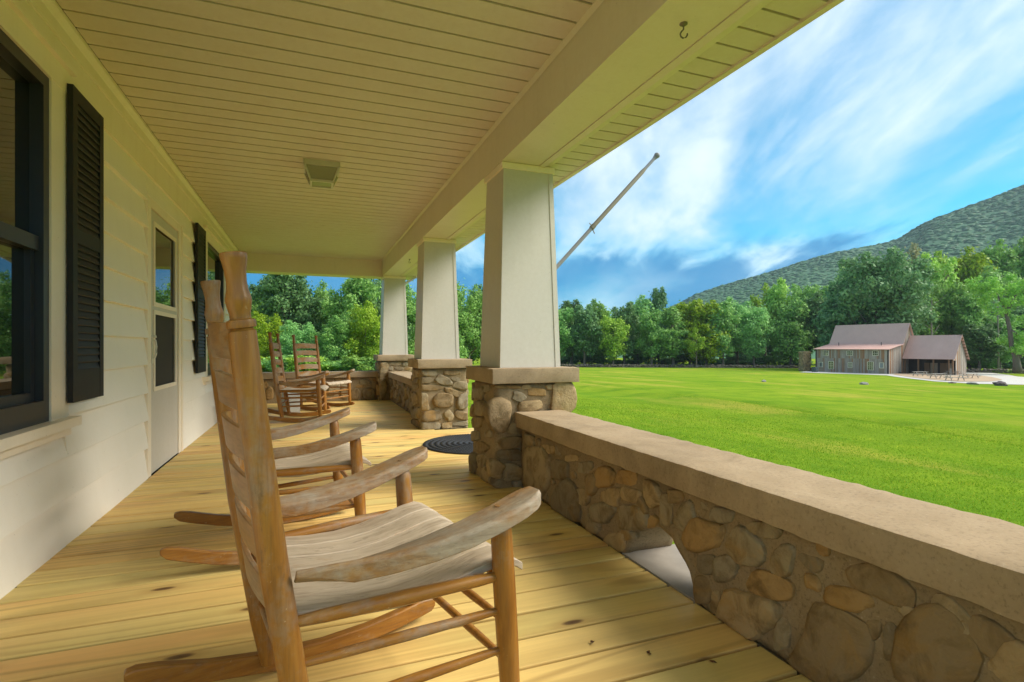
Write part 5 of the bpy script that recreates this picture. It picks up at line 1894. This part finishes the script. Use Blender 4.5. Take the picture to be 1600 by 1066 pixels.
sheet('path', [(1249, 582.2), (1276, 583.4), (1330, 585.0), (1385, 587.0), (1420, 592), (1460, 596.5), (1520, 600.2), (1600, 602), (1640, 602.5), (1640, 592), (1600, 592), (1590, 589), (1575, 586), (1540, 582.5), (1500, 581), (1480, 580), (1410, 579.5), (1387, 584), (1276, 580.2), (1262, 580.5)], 0.05, M['concrete'], 'pale concrete path curving round the barn paving', 'path')
sheet('patio', [(1396, 586.0), (1425, 590.5), (1460, 594.6), (1500, 597.4), (1545, 597.2), (1566, 594), (1550, 590), (1525, 586.5), (1500, 583.5), (1480, 581.5), (1410, 580.6)], 0.09, M['gravel'], 'tan gravel patio in front of the barn wing', 'patio')

# ------------------------------------------------------------------ things by the barn
fpx, fpy = cam_at(1257, 117)
fz = ground(fpx, fpy)
fire = empty('outdoor_fireplace', 'tall stone outdoor chimney standing left of the barn', 'fireplace', (fpx, fpy, fz), -YAW + 0.2)
core = rough_box(-0.95, 0.95, -0.7, 0.7, -0.2, 4.3, 0.3, 0.05, 0.05, 2.2, 3.0)
obj('chimney_core', core.mesh('chimney_core', 180), M['mortar'], fire)
rs_ = random.Random(9)
mbs = MB()
for k in range(150):
    w_, h_ = rs_.uniform(0.14, 0.26), rs_.uniform(0.09, 0.18)
    face = rs_.random()
    zc = rs_.uniform(0.05, 4.2)
    if face < 0.6:
        c = Vector((rs_.uniform(-0.85, 0.85), -0.72, zc)); ax = (1, 0)
    else:
        c = Vector((rs_.choice((-0.97, 0.97)), rs_.uniform(-0.6, 0.6), zc)); ax = (0, 1)
    ring = []
    for rr_, out in ((1.0, 0.0), (0.75, 0.07), (0.3, 0.09)):
        r_ = []
        for a in range(8):
            ca_, sa_ = math.cos(a * math.pi / 4) * w_ * rr_, math.sin(a * math.pi / 4) * h_ * rr_
            r_.append((c.x + ca_, c.y - out, c.z + sa_) if ax == (1, 0) else (c.x + math.copysign(out, c.x), c.y + ca_, c.z + sa_))
        ring.append(r_)
    mbs.loft(ring)
obj('facing_stones', mbs, M['far_stone_tan'] if 'far_stone_tan' in M else M['cap'], fire)['kind'] = 'stuff'
obj('firebox', MB().box(0.96, 1.06, -0.45, 0.45, 0.5, 1.5), M['barn_dark'], fire)
obj('hearth', rough_box(0.9, 3.0, -0.7, 0.7, -0.2, 0.7, 0.3, 0.03, 0.03, 2, 1.0), M['post_wood'], fire)
ux, uy = cam_at(1273, 109)
unit = empty('cooling_unit', 'dark green metal unit at the left corner of the barn', 'air conditioner', (ux, uy, ground(ux, uy)), BT)
bevel(obj('cabinet', MB().box(-0.42, 0.42, -0.42, 0.42, 0.05, 1.05), M['green_metal'], unit), 0.03)
obj('fan_grille', MB().loft([[(0.36 * math.cos(2 * math.pi * k / 16), 0.36 * math.sin(2 * math.pi * k / 16), z) for k in range(16)] for z in (1.052, 1.08)]), M['barn_dark'], unit)
obj('base_pad', MB().box(-0.5, 0.5, -0.5, 0.5, -0.1, 0.05), M['concrete'], unit)


def picnic(px, py, label, rz):
    p = ground_hit(px, py)
    t_ = empty('picnic_table', label, 'picnic table', (p.x, p.y, p.z + 0.09), rz, 'picnic tables on the gravel')
    for i in range(5):
        obj('top_board', MB().box(-1.2, 1.2, -0.38 + i * 0.155, -0.24 + i * 0.155, 0.72, 0.76), M['table_wood'], t_)
    for s in (-1, 1):
        obj('bench', MB().box(-1.2, 1.2, s * 0.72 - 0.14, s * 0.72 + 0.14, 0.42, 0.46), M['table_wood'], t_)
        for e_ in (-0.85, 0.85):
            obj('leg', MB().loft([[(e_ - 0.04, s * 0.60 - 0.05, -0.03), (e_ + 0.04, s * 0.60 - 0.05, -0.03), (e_ + 0.04, s * 0.60 + 0.05, -0.03), (e_ - 0.04, s * 0.60 + 0.05, -0.03)], [(e_ - 0.04, s * 0.25 - 0.05, 0.72), (e_ + 0.04, s * 0.25 - 0.05, 0.72), (e_ + 0.04, s * 0.25 + 0.05, 0.72), (e_ - 0.04, s * 0.25 + 0.05, 0.72)]]), M['table_wood'], t_)
    for e_ in (-0.92, 0.92):
        obj('cross_bearer', MB().box(e_ - 0.025, e_ + 0.025, -0.85, 0.85, 0.34, 0.42), M['table_wood'], t_)


picnic(1438, 588.6, 'leftmost wooden picnic table on the gravel patio', -YAW)
picnic(1466, 592.6, 'wooden picnic table second from the left on the gravel patio', -YAW + 0.1)
picnic(1492, 595.6, 'wooden picnic table nearest to the lawn edge', -YAW - 0.05)
picnic(1516, 592.0, 'rightmost wooden picnic table on the gravel patio', -YAW + 0.05)
picnic(1489, 587.2, 'wooden picnic table farthest back near the barn wing', -YAW)
fpp = ground_hit(1469, 585.0)
fit = empty('fire_pit', 'round raised stone fire pit in front of the barn wing', 'fire pit', (fpp.x, fpp.y, fpp.z))
obj('ring', MB().loft([[(r_ * math.cos(2 * math.pi * k / 20), r_ * math.sin(2 * math.pi * k / 20), z) for k in range(20)] for r_, z in ((1.35, -0.1), (1.35, 0.62))]), M['far_stone'], fit)
obj('rim', MB().loft([[(r_ * math.cos(2 * math.pi * k / 20), r_ * math.sin(2 * math.pi * k / 20), z) for k in range(20)] for r_, z in ((1.47, 0.62), (1.47, 0.72))]), M['concrete'], fit)


def rock(px, py, w_, h_, mat, label, seed, lift=0.0):
    p = ground_hit(px, py)
    import bmesh
    bm = bmesh.new()
    bmesh.ops.create_icosphere(bm, subdivisions=3, radius=1.0)
    for v in bm.verts:
        q = Vector(v.co)
        k_ = 1 + 0.28 * mnoise.noise(q * 1.4 + Vector((seed, 0, 0))) + 0.12 * mnoise.noise(q * 3.5 + Vector((0, seed, 0)))
        v.co = Vector((q.x * w_ / 2 * k_, q.y * w_ / 2 * 0.8 * k_, (q.z * 0.75 + 0.35) * h_ * k_ * 0.75))
    me = bpy.data.meshes.new('boulder')
    bm.to_mesh(me)
    bm.free()
    o = obj('boulder', me, M[mat], loc=(p.x, p.y, p.z + lift), rot=(0, 0, seed))
    tag(o, label, 'boulder', 'boulders on the lawn and paving')


rock(1563, 603, 1.5, 0.62, 'boulder', 'dark boulder on the grass at the right edge of the paving', 1.0)
rock(1520, 600.8, 1.1, 0.36, 'pale_rock', 'flat pale boulder left of the dark one at the paving edge', 2.0)
rock(1488, 599.2, 0.9, 0.22, 'boulder', 'small low boulder at the paving edge under the picnic tables', 3.0)
rock(1420, 583.6, 1.15, 0.60, 'boulder', 'rounded boulder standing before the open barn wing', 4.0, 0.05)
rock(1406, 584.4, 0.5, 0.40, 'boulder', 'small dark boulder by the barn corner', 5.0, 0.05)
rock(1350, 601.2, 0.85, 0.32, 'pale_rock', 'pale boulder alone on the lawn in front of the barn', 6.0)
rock(1193.5, 596.8, 0.6, 0.24, 'pale_rock', 'small pale boulder alone in the middle of the lawn', 7.0)


def shrub(px, py, W, H, leaf, label):
    p = ground_hit(px, py)
    crown, trk, H0, W0 = PROTO['bush']
    cm = crown.copy(); cm.materials.clear(); cm.materials.append(M[leaf])
    t_ = empty('shrub', label, 'shrub', (p.x, p.y, p.z - 0.05), 1.0, 'shrubs beside the paving')
    obj('crown', cm, None, t_, scale=(W / W0, W / W0, H / H0))


shrub(1550, 582, 1.7, 1.0, 'leaf_vivid', 'round yellow-green bush at the back of the paving')
shrub(1576, 583.6, 2.6, 0.7, 'leaf_bright', 'low spreading bush left of the thick forked trunk')
shrub(1596, 583.6, 2.6, 0.7, 'leaf_mid', 'low spreading bush in front of the thick forked trunk')

# ================================================================== haze
hz = MB().box(-900, 1450, -900, 1450, -12, 420)
ho = obj('haze', hz)
m = bpy.data.materials.new('haze_air')
m.use_nodes = True
t = NT(m.node_tree)
pv = t.n('ShaderNodeVolumePrincipled', {'Color': (0.72, 0.84, 1.0, 1), 'Density': 0.00012, 'Anisotropy': 0.2})
t.n('ShaderNodeOutputMaterial', {'Volume': pv.outputs[0]})
ho.data.materials.append(m)
tag(ho, 'thin pale haze over the valley', 'haze', kind='stuff')
